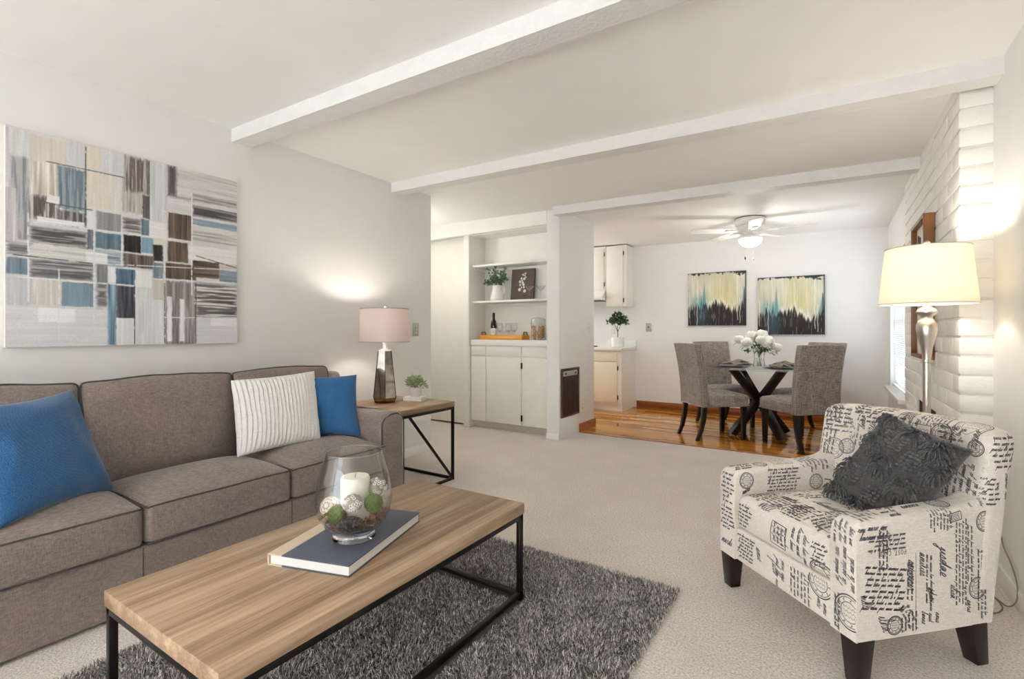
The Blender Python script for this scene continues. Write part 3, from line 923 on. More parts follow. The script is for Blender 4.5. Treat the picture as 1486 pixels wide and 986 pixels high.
add('shade_rim', b, plain('shade_trim', S(150, 138, 132), 0.8), sh)
b = B(); b.tube([(0.1795 * math.cos(2 * PI * k / 48), 0.1795 * math.sin(2 * PI * k / 48), 0.714) for k in range(48)], 0.0025, 6, closed=True)
add('shade_rim', b, plain('shade_trim_top', S(120, 112, 106), 0.8), sh)
b = B(); b.tube([(0, 0, .45), (0, 0, .735)], .003, 8); b.tube([(-.178, 0, .70), (.178, 0, .70)], .002, 6)
add('harp', b, CHROME, tl)
add('finial', B().lathe([(0, .745), (.012, .742), (.014, .733), (.008, .725), (.004, .715), (0, .715)], 16), CHROME, tl)
BULB = NM('glowing_bulb'); BULB.set(base=(1, 1, 1, 1), emit=(1, .8, .55, 1), estr=12.0); BULB = BULB.m
add('bulb', B().sphere((0.02, 0, .56), .028, 14, 10, (1, 1, 1.25)), BULB, tl)
lamp('table_lamp_light', (-2.88, 2.65, 0.607 + .63), 6, WARM, 0.04)

def simple_book(name, label, loc, rz, w, d, h, cover, page, cat='book', round_=False):
    t = thing(name, label, cat, loc, rz)
    cv = 0.003
    b = B(); b.box(-w / 2, w / 2, -d / 2, d / 2, 0, cv); b.box(-w / 2, w / 2, -d / 2, d / 2, h - cv, h); b.box(-w / 2, -w / 2 + cv, -d / 2, d / 2, cv, h - cv)
    add('cover', b, cover, t)
    add('pages', B().box(-w / 2 + cv, w / 2 - .005, -d / 2 + .005, d / 2 - .005, cv, h - cv), page, t)
    return t
PAGES = NM('page_block'); 
_w = PAGES.node('ShaderNodeTexWave', wave_type='BANDS', bands_direction='Z', Scale=330.0, Distortion=0.4); PAGES.link(PAGES.map(), _w.inputs['Vector'])
PAGES.set(base=PAGES.ramp(_w.outputs['Fac'], [(0.2, S(214, 212, 208)), (0.8, S(244, 243, 240))]), rough=0.8); PAGES = PAGES.m
simple_book('book', 'small white book under the potted succulent on the end table', (-2.76, 2.855, 0.607), R(20), 0.15, 0.11, 0.03, plain('white_cover', S(240, 240, 238), 0.4), PAGES)

def foliage(b, c, rad, n, L, w, rng, up=0.35, hz=1.0, spread=1.0):
    for _ in range(n):
        a = rng.uniform(0, 2 * PI); el = rng.uniform(-0.3, 1.3)
        d = Vector((math.cos(a) * math.cos(el) * spread, math.sin(a) * math.cos(el) * spread, math.sin(el) * hz))
        r = rad * rng.uniform(0.35, 1.0)
        p = Vector(c) + d * r
        dd = (d + Vector((rng.uniform(-.6, .6), rng.uniform(-.6, .6), rng.uniform(-.2, .6) + up))).normalized()
        b.leaf(p, dd, Vector((rng.uniform(-1, 1), rng.uniform(-1, 1), 1)), L * rng.uniform(.7, 1.2), w * rng.uniform(.8, 1.2))
LEAFG = plain('sage_leaf', S(138, 154, 114), 0.6, var=0.35, scale=40)
LEAFD = plain('dark_leaf', S(48, 82, 42), 0.5, var=0.4, scale=40)
LEAFE = plain('eucalyptus_leaf', S(70, 98, 66), 0.6, var=0.35, scale=30)
CERAM = plain('pale_ceramic', S(214, 208, 204), 0.5, var=0.05, scale=25)
WCER = plain('white_ceramic', S(240, 240, 236), 0.25, var=0.01)
pl = thing('potted_succulent', 'small bushy sage green plant in a pale ceramic pot on the white book', 'plant', (-2.755, 2.855, 0.637))
add('pot', B().lathe([(0, 0), (.033, 0), (.036, .004), (.046, .03), (.048, .072), (.044, .072), (.042, .035), (0, .03)], 28), CERAM, pl, 50)
add('soil', B().lathe([(0, .062), (.043, .06), (.043, .055), (0, .055)], 20), plain('dark_soil', S(50, 38, 30), 0.95), pl)
rng = random.Random(4); b = B(); foliage(b, (0, 0, .085), .085, 330, .034, .011, rng, up=.3, hz=.85)
for _ in range(26):
    a = rng.uniform(0, 6.28); r = rng.uniform(.01, .06); b.tube([(0, 0, .06), (r * .6 * math.cos(a), r * .6 * math.sin(a), .1), (r * math.cos(a), r * math.sin(a), .10 + rng.uniform(.02, .06))], .0012, 4)
add('foliage', b, LEAFG, pl, 0)

# ------------------------------------------------------------------ shag rug
RX0, RX1, RY0, RY1 = -2.12, -0.56, -0.12, 2.23
RUGCOL = 1
rug = thing('shag_rug', 'dark grey shag rug under the coffee table', 'rug', ((RX0 + RX1) / 2, (RY0 + RY1) / 2, 0))
hx, hy = (RX1 - RX0) / 2, (RY1 - RY0) / 2
RUGB = plain('rug_backing', S(70, 66, 64), 0.95)
add('backing', B().box(-hx + .01, hx - .01, -hy + .01, hy - .01, 0.001, 0.010), RUGB, rug)
def shag():
    rng = np.random.default_rng(5)
    N = 190000
    x = rng.uniform(-hx, hx, N); y = rng.uniform(-hy, hy, N)
    # the table's floor rails press the pile flat
    cxr, cyr = (RX0 + RX1) / 2, (RY0 + RY1) / 2; wx, wy = x + cxr + 1.41, y + cyr - 1.168
    near = ((np.abs(np.abs(wx) - .297) < .022) & (np.abs(wy) < .64)) | ((np.abs(np.abs(wy) - .61) < .022) & (np.abs(wx) < .32))
    keep = ~near; x, y = x[keep], y[keep]; N = len(x)
    az = rng.uniform(0, 2 * np.pi, N) ; L = rng.uniform(.015, .027, N); lean = rng.uniform(.1, .8, N)
    dirx, diry = np.cos(az), np.sin(az)
    # neighbouring tufts lean together
    fx = np.sin(x * 23 + np.sin(y * 17) * 2); fy = np.cos(y * 21 + np.sin(x * 19) * 2)
    dirx = dirx * .7 + fx * .55; diry = diry * .7 + fy * .55
    nr = np.hypot(dirx, diry) + 1e-6; dirx /= nr; diry /= nr
    wd = rng.uniform(.0012, .0020, N)
    sa = rng.uniform(0, np.pi, N); sx, sy = np.cos(sa), np.sin(sa)
    V = np.zeros((N, 5, 3))
    for k, (f, t) in enumerate(((0, 1), (0.55, .95))):
        zz = .006 + L * (1 - .45 * lean) * f; off = L * lean * (f ** 1.6)
        px, py = x + dirx * off, y + diry * off
        V[:, 2 * k, 0] = px - sx * wd * t; V[:, 2 * k, 1] = py - sy * wd * t; V[:, 2 * k, 2] = zz
        V[:, 2 * k + 1, 0] = px + sx * wd * t; V[:, 2 * k + 1, 1] = py + sy * wd * t; V[:, 2 * k + 1, 2] = zz
    V[:, 4, 0] = x + dirx * L * lean; V[:, 4, 1] = y + diry * L * lean; V[:, 4, 2] = .006 + L * (1 - .5 * lean)
    base = (np.arange(N) * 5)[:, None]
    me = bpy.data.meshes.new('shag_pile')
    me.vertices.add(N * 5); me.vertices.foreach_set('co', V.ravel())
    loops = np.concatenate([base + np.array([[0, 1, 3, 2]]), base + np.array([[2, 3, 4]])], 1).ravel()
    me.loops.add(N * 7); me.loops.foreach_set('vertex_index', loops.astype(np.int32))
    st = np.stack([np.arange(N) * 7, np.arange(N) * 7 + 4], 1).ravel()
    me.polygons.add(N * 2); me.polygons.foreach_set('loop_start', st.astype(np.int32))
    me.update(calc_edges=True); me.validate()
    at = me.color_attributes.new('paint', 'FLOAT_COLOR', 'POINT')
    g = rng.choice([0, 1, 2, 3], N, p=[.34, .36, .2, .1])
    pal = srgb_lin(np.array([[112, 107, 105], [160, 155, 151], [214, 209, 204], [246, 243, 240]]))
    col = pal[g] * rng.uniform(.8, 1.2, (N, 1))
    rgba = np.ones((N, 5, 4), dtype=np.float32); rgba[:, :, :3] = col[:, None, :]
    at.data.foreach_set('color', rgba.ravel())
    m = NM('shag_yarn'); a = m.node('ShaderNodeVertexColor'); a.layer_name = 'paint'
    m.set(base=a.outputs['Color'], rough=0.75, spec=0.2, sheen=0.2)
    me.materials.append(m.m)
    o = bpy.data.objects.new('shag_pile', me); C.objects.link(o); o.parent = rug; o['kind'] = 'stuff'
shag()

# ------------------------------------------------------------------ coffee table
ct = thing('coffee_table', 'long oak top coffee table on a thin black metal frame', 'table', (-1.41, 1.168, 0))
tx, ty = 0.312, 0.625
add('tabletop', B().box(-tx, tx, -ty, ty, 0.376, 0.42), OAK_Y, ct, bev=0.003)
fx, fy = tx - .004, ty - .004; q = 0.011
for sx in (-1, 1):
    for sy in (-1, 1): frame_bar('leg', (sx * (fx - q), sy * (fy - q), 0.012), (sx * (fx - q), sy * (fy - q), 0.376), ct, 0.022)
for sy in (-1, 1):
    frame_bar('rail', (-fx, sy * (fy - q), 0.365), (fx, sy * (fy - q), 0.365), ct, 0.022); frame_bar('rail', (-fx, sy * (fy - q), 0.036), (fx, sy * (fy - q), 0.036), ct, 0.02)
for sx in (-1, 1):
    frame_bar('rail', (sx * (fx - q), -fy, 0.365), (sx * (fx - q), fy, 0.365), ct, 0.022); frame_bar('rail', (sx * (fx - q), -fy, 0.036), (sx * (fx - q), fy, 0.036), ct, 0.02)

# large book under the hurricane vase
NAVY = plain('slate_cloth', S(74, 78, 92), 0.6, var=0.1, scale=120, bump=0.1)
LINENS = plain('linen_spine', S(206, 188, 168), 0.75, var=0.05)
BA = math.atan2(0.284, 0.959)
bk = thing('book', 'large slate grey hardcover book under the hurricane vase', 'book', (-1.403, 1.139, 0.42), BA)
bx, by, bh = 0.146, 0.226, 0.036
b = B()
for z0 in (0, bh - .004): b.box(-bx + .05, bx, -by, by, z0, z0 + .004)
add('cover_board', b, NAVY, bk, bev=0.001)
b = B(); b.prism([(-bx + .052, .0), (-bx + .052, .0038), (-bx + .004, .0038), (-bx + .004, bh - .0038), (-bx + .052, bh - .0038), (-bx + .052, bh), (-bx, bh), (-bx - .003, bh / 2), (-bx, 0)], 'y', -by, by)
add('spine', b, LINENS, bk)
add('pages', B().box(-bx + .006, bx - .004, -by + .005, by - .004, .004, bh - .004), PAGES, bk)

# ------------------------------------------------------------------ hurricane vase and its filling
VG = thin_glass('clear_vase_glass', (0.975, 0.985, 0.98), 1.5)
vc = Vector((-1.354, 1.110, 0.456))
vase = thing('hurricane_vase', 'large clear glass hurricane vase on the slate book', 'vase', vc)
outer = [(.066, .024), (.072, .028), (.096, .05), (.117, .085), (.1245, .12), (.122, .16), (.113, .21), (.101, .25), (.091, .288)]
inner = [(.0885, .288), (.0985, .25), (.1105, .21), (.1195, .16), (.122, .12), (.1145, .087), (.093, .053), (.06, .034), (0, .030)]
add('bowl', B().lathe([(0, .024)] + outer + [(.0902, .2895)] + inner, 64), VG, vase, 60)
add('foot', B().lathe([(0, .002), (.066, 0), (.070, .004), (.067, .016), (.066, .0235), (0, .0235)], 48), glass('heavy_glass', (.96, .97, .96)), vase, 50)
b = B(); b.tube([(.0898 * math.cos(2 * PI * k / 64), .0898 * math.sin(2 * PI * k / 64), .2895) for k in range(64)], .0016, 6, closed=True)
add('rim', b, glass('rim_glass', (1, 1, 1)), vase, 60)
RV, FV = Vector((.8392, .5439, 0)), Vector((-.5439, .8392, 0))
def inv(r, d, z): return vc + RV * r + FV * d + Vector((0, 0, z - .456))
cd = thing('pillar_candle', 'white pillar candle standing inside the hurricane vase', 'candle', inv(0.0, .012, .512))
WAX = NM('candle_wax'); WAX.set(base=S(240, 232, 220), rough=0.5, sub=0.0); WAX = WAX.m
add('wax', B().lathe([(0, 0), (.045, 0), (.048, .004), (.048, .140), (.045, .146), (.03, .143), (0, .141)], 40), WAX, cd, 40)
b = B(); b.tube([(0, 0, .14), (.001, 0, .15), (.004, .001, .155)], .0012, 6)
add('wick', b, RUGB, cd)
def deco(name, r_, d_, z_, rad, col, line, label, kind):
    t = thing(name, label, 'decorative ball', inv(r_, d_, z_))
    add('shell', B().sphere((0, 0, 0), rad, 28, 20), col, t, 180)
    rg = random.Random(int(z_ * 1000))
    if kind == 'scallop':
        for ring in range(5):
            pts = []
            for k in range(73):
                a = 2 * PI * k / 72; el = -0.15 + ring * .34 + .13 * abs(math.sin(a * 4 + ring * PI / 2))
                pts.append(Vector((math.cos(a) * math.cos(el), math.sin(a) * math.cos(el), math.sin(el))) * (rad + .0004))
            M_ = Matrix.Rotation(R(60), 3, 'X') @ Matrix.Rotation(R(20), 3, 'Y')
            b = B(); b.tube([M_ @ p for p in pts[:-1]], .0008, 5, closed=True); add('painted_line', b, line, t)
    else:
        b = B()
        for k in range(70):
            d = Vector((rg.gauss(0, 1), rg.gauss(0, 1), rg.gauss(0, 1))).normalized()
            u = d.orthogonal().normalized(); w_ = d.cross(u); pts = []
            n_ = 9; a0 = rg.uniform(0, 6)
            for q_ in range(n_):
                rr = rad * .18 * (1 - .06 * q_); aa = a0 + q_ * .75
                p = (d * rad + u * rr * math.cos(aa) + w_ * rr * math.sin(aa)).normalized() * (rad + .0012)
                pts.append(p)
            b.tube(pts, .0013, 5)
        add('coiled_lace', b, line, t)
    return t
IV = plain('ivory_shell', S(232, 220, 204), 0.6); BRL = plain('brown_line', S(84, 60, 46), 0.7); WHL = plain('white_coil', S(244, 242, 238), 0.6); GYB = plain('greige_shell', S(150, 138, 126), 0.7)
deco('decorative_ball', -.078, .0, .556, .036, IV, BRL, 'ivory ball with brown scalloped lines inside the glass vase', 'scallop')
deco('decorative_ball', .012, -.052, .588, .031, GYB, WHL, 'white coiled lace ball in front of the candle inside the vase', 'coil')
deco('decorative_ball', .068, .035, .613, .031, GYB, WHL, 'white coiled lace ball behind the moss ball, to the right of the candle', 'coil')
MOSS = plain('moss', S(92, 112, 30), 0.95, var=0.5, scale=160)
for (r_, d_, z_, lab) in ((-.036, -.062, .553, 'green moss ball beside the ivory scalloped ball in the vase'), (.072, -.022, .578, 'green moss ball against the candle side away from the ivory ball')):
    t = thing('moss_ball', lab, 'moss ball', inv(r_, d_, z_), group='moss balls in the vase')
    b = B().sphere((0, 0, 0), .028, 20, 14)
    rg = random.Random(9)
    for k in range(1500):
        d = Vector((rg.gauss(0, 1), rg.gauss(0, 1), rg.gauss(0, 1))).normalized()
        s_ = d.orthogonal().normalized(); s_.rotate(Matrix.Rotation(rg.uniform(0, 6), 3, d)); dd = (d + s_ * .8).normalized()
        p = d * .0275; q_ = d.cross(dd).normalized() * .0007
        x = b.v(p + q_); y = b.v(p - q_); z = b.v(p + dd * .007); b.face([x, y, z])
    add('moss', b, MOSS, t, 0)
CONE = plain('grey_cone', S(96, 88, 84), 0.85, var=0.5, scale=150)
t = thing('pine_cone', 'frosted grey pine cone lying at the bottom front of the vase', 'pine cone', inv(.010, -.080, .531), math.atan2(RV.y, RV.x))
b = B(); b.sphere((0, 0, 0), 1, 14, 8, (.038, .014, .014))
rg = random.Random(2)
for k in range(190):
    u = rg.uniform(-.95, .95); a = rg.uniform(0, 6.28); rr = .016 * math.sqrt(1 - u * u)
    p = Vector((u * .038, rr * math.cos(a), rr * math.sin(a)))
    b.leaf(p, Vector((.6, math.cos(a), math.sin(a))), Vector((-1, math.cos(a), math.sin(a))), .011, .009)
add('scales', b, CONE, t, 0)
POT = plain('potpourri_brown', S(112, 86, 62), 0.9, var=0.55, scale=120)
b = B(); rg = random.Random(12)
for k in range(420):
    a = rg.uniform(0, 6.28); rr = .105 * math.sqrt(rg.random()); z = .036 + max(0, (rr - .05)) * .45 + rg.uniform(0, .028)
    rr = min(rr, .07 + (z - .036) * .62)
    d = Vector((rg.gauss(0, 1), rg.gauss(0, 1), rg.gauss(0, .6)))
    b.leaf((rr * math.cos(a), rr * math.sin(a), z), d, Vector((rg.gauss(0, 1), rg.gauss(0, 1), 1)), rg.uniform(.012, .024), rg.uniform(.007, .014), .6)
o = add('potpourri', b, POT, None, 0, loc=vc)
tag(o, 'brown dried bark and moss filling the bottom of the glass vase', 'potpourri', kind='stuff')

# ------------------------------------------------------------------ armchair with the handwriting print
LINEN = fabric('natural_linen', S(214, 204, 192), S(238, 231, 222), 420, bump=0.3, slub=0.05)
INK = plain('charcoal_ink', S(84, 82, 85), 0.9, var=0.1)
ac = thing('armchair', 'cream armchair printed all over with dark handwriting, on dark wooden block legs', 'armchair', (-0.155 + 0.01 * .707, 2.216 - 0.01 * .707, 0), R(-45))
# local axes: x across (viewer's right), y towards the back
def seat_arm(sg):
    st = [(-.05, .490, 0), (-.047, .512, 0), (-.038, .527, 0), (-.022, .535, 0), (.05, .540, 0), (.15, .545, 0), (.25, .550, 0), (.33, .554, 0), (.38, .558, .02), (.42, .566, .05), (.455, .586, .08), (.485, .63, .10), (.51, .69, .12)]
    b = B(); rings = []
    xi, xo, r = .25, .35, .03
    for y, top, lean in st:
        sec = [(xi, .150), (xi, .26), (xi, .36), (xi, .43), (xi, top - r)]
        for k in range(1, 7):
            a = PI - k / 6 * PI / 2
            sec.append((xi + r + r * math.cos(a), top - r + r * math.sin(a)))
        for k in range(0, 7):
            a = PI / 2 - k / 6 * PI / 2
            sec.append((xo - r * .7 + r * .7 * math.cos(a), top - r * .7 + r * .7 * math.sin(a)))
        sec += [(xo, .43), (xo, .36), (xo, .26), (xo, .150)]
        rings.append([b.v((sg * x, y + lean * (z - .15), z)) for x, z in sec])
    n = len(rings[0])
    for a, c in zip(rings, rings[1:]):
        for i in range(n): b.face([a[i], a[(i + 1) % n], c[(i + 1) % n], c[i]])
    b.face(rings[0]); b.face(rings[-1])
    bmesh.ops.triangulate(b.bm, faces=[f for f in b.bm.faces if len(f.verts) > 4])
    return b
parts = {}
for sg, k in ((-1, 'far'), (1, 'near')):
    parts[k + '_arm'] = add('arm', seat_arm(sg), LINEN, ac, 50)
parts['rail'] = add('front_rail', B().box(-.252, .252, -.045, .48, .150, .292), LINEN, ac, bev=0.012, bseg=3)
def cfn(p):
    u, v = p.x / .245, p.y / .25
    q = p.copy()
    c = max(0, 1 - u ** 4) * max(0, 1 - v * v * v * v)
    if p.z > 0: q.z += .03 * c + .004 * mnoise.noise(Vector((p.x * 6, p.y * 6, 2)))
    if p.y < 0: q.y -= .012 * (1 - u * u) * (1 - abs(p.z) / .1)
    return q
parts['cushion'] = soft_obj('seat_cushion', (.245, .25, .07), .035, LINEN, ac, (0, .20, .362), cfn, n=(16, 16, 5))
BUT = [(x, z) for z, xs in ((.70, (-.22, -.075, .075, .22)), (.585, (-.15, 0, .15))) for x in xs]
def bfn(p):
    q = p.copy()
    w = (p.z + .30) / .60                # 0 bottom, 1 top
    u = p.x / .35
    q.y += .045 + .10 * (w - .35) + .03 * max(0, w - .6) * (1 if p.y > -2 else 1)
    q.y -= .035 * u * u * (0.4 + .6 * w)       # the sides wrap forward
    q.z -= .018 * u ** 4 * max(0, w)
    q.x *= 1 + .02 * w
    if p.y < 0:
        for bx_, bz_ in BUT:
            d2 = (p.x - bx_) ** 2 + (p.z + .52 - bz_) ** 2
            q.y += .024 * math.exp(-d2 / (2 * .02 ** 2)) + .012 * math.exp(-d2 / (2 * .05 ** 2))
    return q
parts['back'] = soft_obj('backrest', (.352, .065, .29), .045, LINEN, ac, (0, .485, .525), bfn, n=(40, 5, 30))
def surf_hit(o, org, d):
    dg = bpy.context.evaluated_depsgraph_get()
    return None
bpy.context.view_layer.update()
TREES = {}
def tree_of(o):
    if o.name not in TREES:
        me = o.data
        M_ = Matrix.Translation(o.location) @ o.rotation_euler.to_matrix().to_4x4()
        TREES[o.name] = BVHTree.FromPolygons([M_ @ v.co for v in me.vertices], [tuple(p.vertices) for p in me.polygons])
    return TREES[o.name]
for bx_, bz_ in BUT:
    loc, nr, i, d = tree_of(parts['back']).ray_cast(Vector((bx_, -.3, bz_)), Vector((0, 1, 0)))
    if loc is not None:
        M_ = nr.to_track_quat('Z', 'Y').to_matrix()
        b = B().sphere((0, 0, 0), .013, 14, 8, (1, 1, .55), M_)
        add('button', b, LINEN, ac, 180, loc=loc + nr * .001)
for x in (-.318, .318):
    for y in (-.012, .455):
        b = B()
        lo = .024; hi = .034
        sy = .03 if y > .2 else 0.0
        b.hexa([(x - lo, y - lo + sy, 0), (x + lo, y - lo + sy, 0), (x + lo, y + lo + sy, 0), (x - lo, y + lo + sy, 0)],
               [(x - hi, y - hi, .152), (x + hi, y - hi, .152), (x + hi, y + hi, .152), (x - hi, y + hi, .152)])
        add('leg', b, ESPRESSO, ac, bev=0.003)

# ---- handwriting: a small cursive alphabet, drawn as ink ribbons laid on the cloth
GL = {
 'a': ([(0, .1), (.45, .85), (.25, 1), (.05, .6), (.12, .08), (.35, .2), (.52, .95), (.5, .2), (.62, 0), (.78, .15)], .78),
 'b': ([(0, .1), (.3, 1.3), (.4, 2.1), (.25, 2.2), (.15, 1.2), (.15, .2), (.35, 0), (.5, .4), (.45, .85), (.75, .8)], .75),
 'c': ([(0, .1), (.4, .9), (.25, 1), (.06, .5), (.2, .02), (.5, .15)], .5),
 'd': ([(0, .1), (.45, .85), (.25, 1), (.05, .6), (.12, .08), (.35, .2), (.62, 2.1), (.55, .2), (.65, 0), (.8, .15)], .8),
 'e': ([(0, .1), (.35, .5), (.42, .9), (.25, 1), (.08, .55), (.2, .03), (.55, .15)], .55),
 'f': ([(0, .1), (.4, 1.4), (.45, 2.1), (.3, 2.2), (.2, 1.2), (.1, -.9), (.2, -1.2), (.35, -.8), (.3, 0), (.6, .15)], .6),
 'g': ([(0, .1), (.45, .85), (.25, 1), (.05, .6), (.12, .1), (.4, .3), (.52, .95), (.4, -.8), (.2, -1.2), (.1, -.8), (.5, -.1), (.75, .15)], .75),
 'h': ([(0, .1), (.3, 1.3), (.4, 2.1), (.25, 2.2), (.15, 1.2), (.1, 0), (.25, .7), (.45, .95), (.5, .4), (.55, .02), (.75, .15)], .75),
 'i': ([(0, .1), (.25, .95), (.2, .2), (.3, 0), (.45, .15)], .45),
 'j': ([(0, .1), (.25, .95), (.15, -.8), (0, -1.2), (-.1, -.8), (.3, 0), (.45, .15)], .45),
 'l': ([(0, .1), (.35, 1.2), (.42, 2.1), (.25, 2.2), (.14, 1.2), (.18, .1), (.35, .0), (.5, .15)], .5),
 'm': ([(0, .1), (.15, .95), (.12, 0), (.25, .8), (.4, .95), (.42, 0), (.55, .8), (.72, .95), (.72, .1), (.82, 0), (.95, .15)], .95),
 'n': ([(0, .1), (.15, .95), (.12, 0), (.28, .8), (.45, .95), (.48, .1), (.58, 0), (.72, .15)], .72),
 'o': ([(0, .1), (.4, .85), (.22, 1), (.05, .5), (.2, .02), (.42, .4), (.35, .95), (.65, .8)], .65),
 'p': ([(0, .1), (.2, 1.1), (.1, -1.1), (.2, .6), (.45, .95), (.5, .4), (.25, .05), (.7, .15)], .7),
 'r': ([(0, .1), (.2, 1.05), (.25, .85), (.45, .9), (.42, .2), (.55, 0), (.68, .15)], .68),
 's': ([(0, .1), (.3, 1.05), (.38, .5), (.3, .02), (.08, .1), (.3, .05), (.6, .15)], .6),
 't': ([(0, .1), (.28, 1.7), (.24, .3), (.35, 0), (.52, .15)], .52),
 'u': ([(0, .1), (.15, .95), (.12, .2), (.25, 0), (.45, .4), (.52, .95), (.5, .15), (.6, 0), (.75, .15)], .75),
 'v': ([(0, .1), (.12, .95), (.25, .05), (.45, .95), (.65, .85)], .65),
 'x': ([(0, .1), (.1, .9), (.4, .02), (.2, .5), (.45, .95), (.05, .02), (.6, .15)], .6),
 'y': ([(0, .1), (.12, .95), (.2, .1), (.4, .4), (.5, .95), (.35, -.8), (.15, -1.2), (.08, -.8), (.5, -.05), (.7, .15)], .7),
}
WORDS = 'souvenir adieu cher monsieur la ville de paris une lettre pour vous je suis heureuse a bientot mes amities sincere votre ami le jour des vacances nous avons recu les nouvelles avec plaisir mardi soir bonne nuit chere marie elle est partie hier matin'.replace('q', 'g').replace('z', 's').split()
def smooth_pts(p, k=3):
    out = []
    n = len(p)
    for i in range(n - 1):
        p0, p1, p2, p3 = p[max(i - 1, 0)], p[i], p[i + 1], p[min(i + 2, n - 1)]
        for j in range(k):
            t = j / k
            out.append(tuple(.5 * (2 * p1[a] + (p2[a] - p0[a]) * t + (2 * p0[a] - 5 * p1[a] + 4 * p2[a] - p3[a]) * t * t + (3 * p1[a] - p0[a] - 3 * p2[a] + p3[a]) * t ** 3) for a in (0, 1)))
    out.append(p[-1])
    return out
def word(w, x, y, h, sl=.45, k=3, sq=1.0):
    """one joined-up word: list of 2-D points"""
    pts = []; cx_ = x
    for ch in w:
        g = GL.get(ch)
        if not g: cx_ += .4 * h; continue
        for px, py in g[0]: pts.append((cx_ + (px * sq + py * sl) * h, y + py * h))
        cx_ += g[1] * h * sq
    return (smooth_pts(pts, k) if len(pts) > 1 else pts), cx_
CAPS = {'P': [[(0, 0), (0, 1), (.5, .95), (.55, .7), (.45, .5), (0, .48)]], 'O': [[(.3, 0), (0, .3), (0, .7), (.3, 1), (.6, .7), (.6, .3), (.3, 0)]], 'S': [[(.5, .85), (.3, 1), (.05, .8), (.25, .52), (.5, .25), (.25, 0), (0, .15)]],
        'T': [[(.3, 0), (.3, 1)], [(0, 1), (.6, 1)]], 'C': [[(.55, .85), (.3, 1), (0, .6), (.05, .25), (.3, 0), (.55, .15)]], 'A': [[(0, 0), (.3, 1), (.6, 0)], [(.12, .35), (.48, .35)]],
        'R': [[(0, 0), (0, 1), (.5, .95), (.55, .7), (.4, .5), (0, .48)], [(.25, .48), (.6, 0)]], 'D': [[(0, 0), (0, 1), (.4, .9), (.55, .5), (.4, .1), (0, 0)]]}
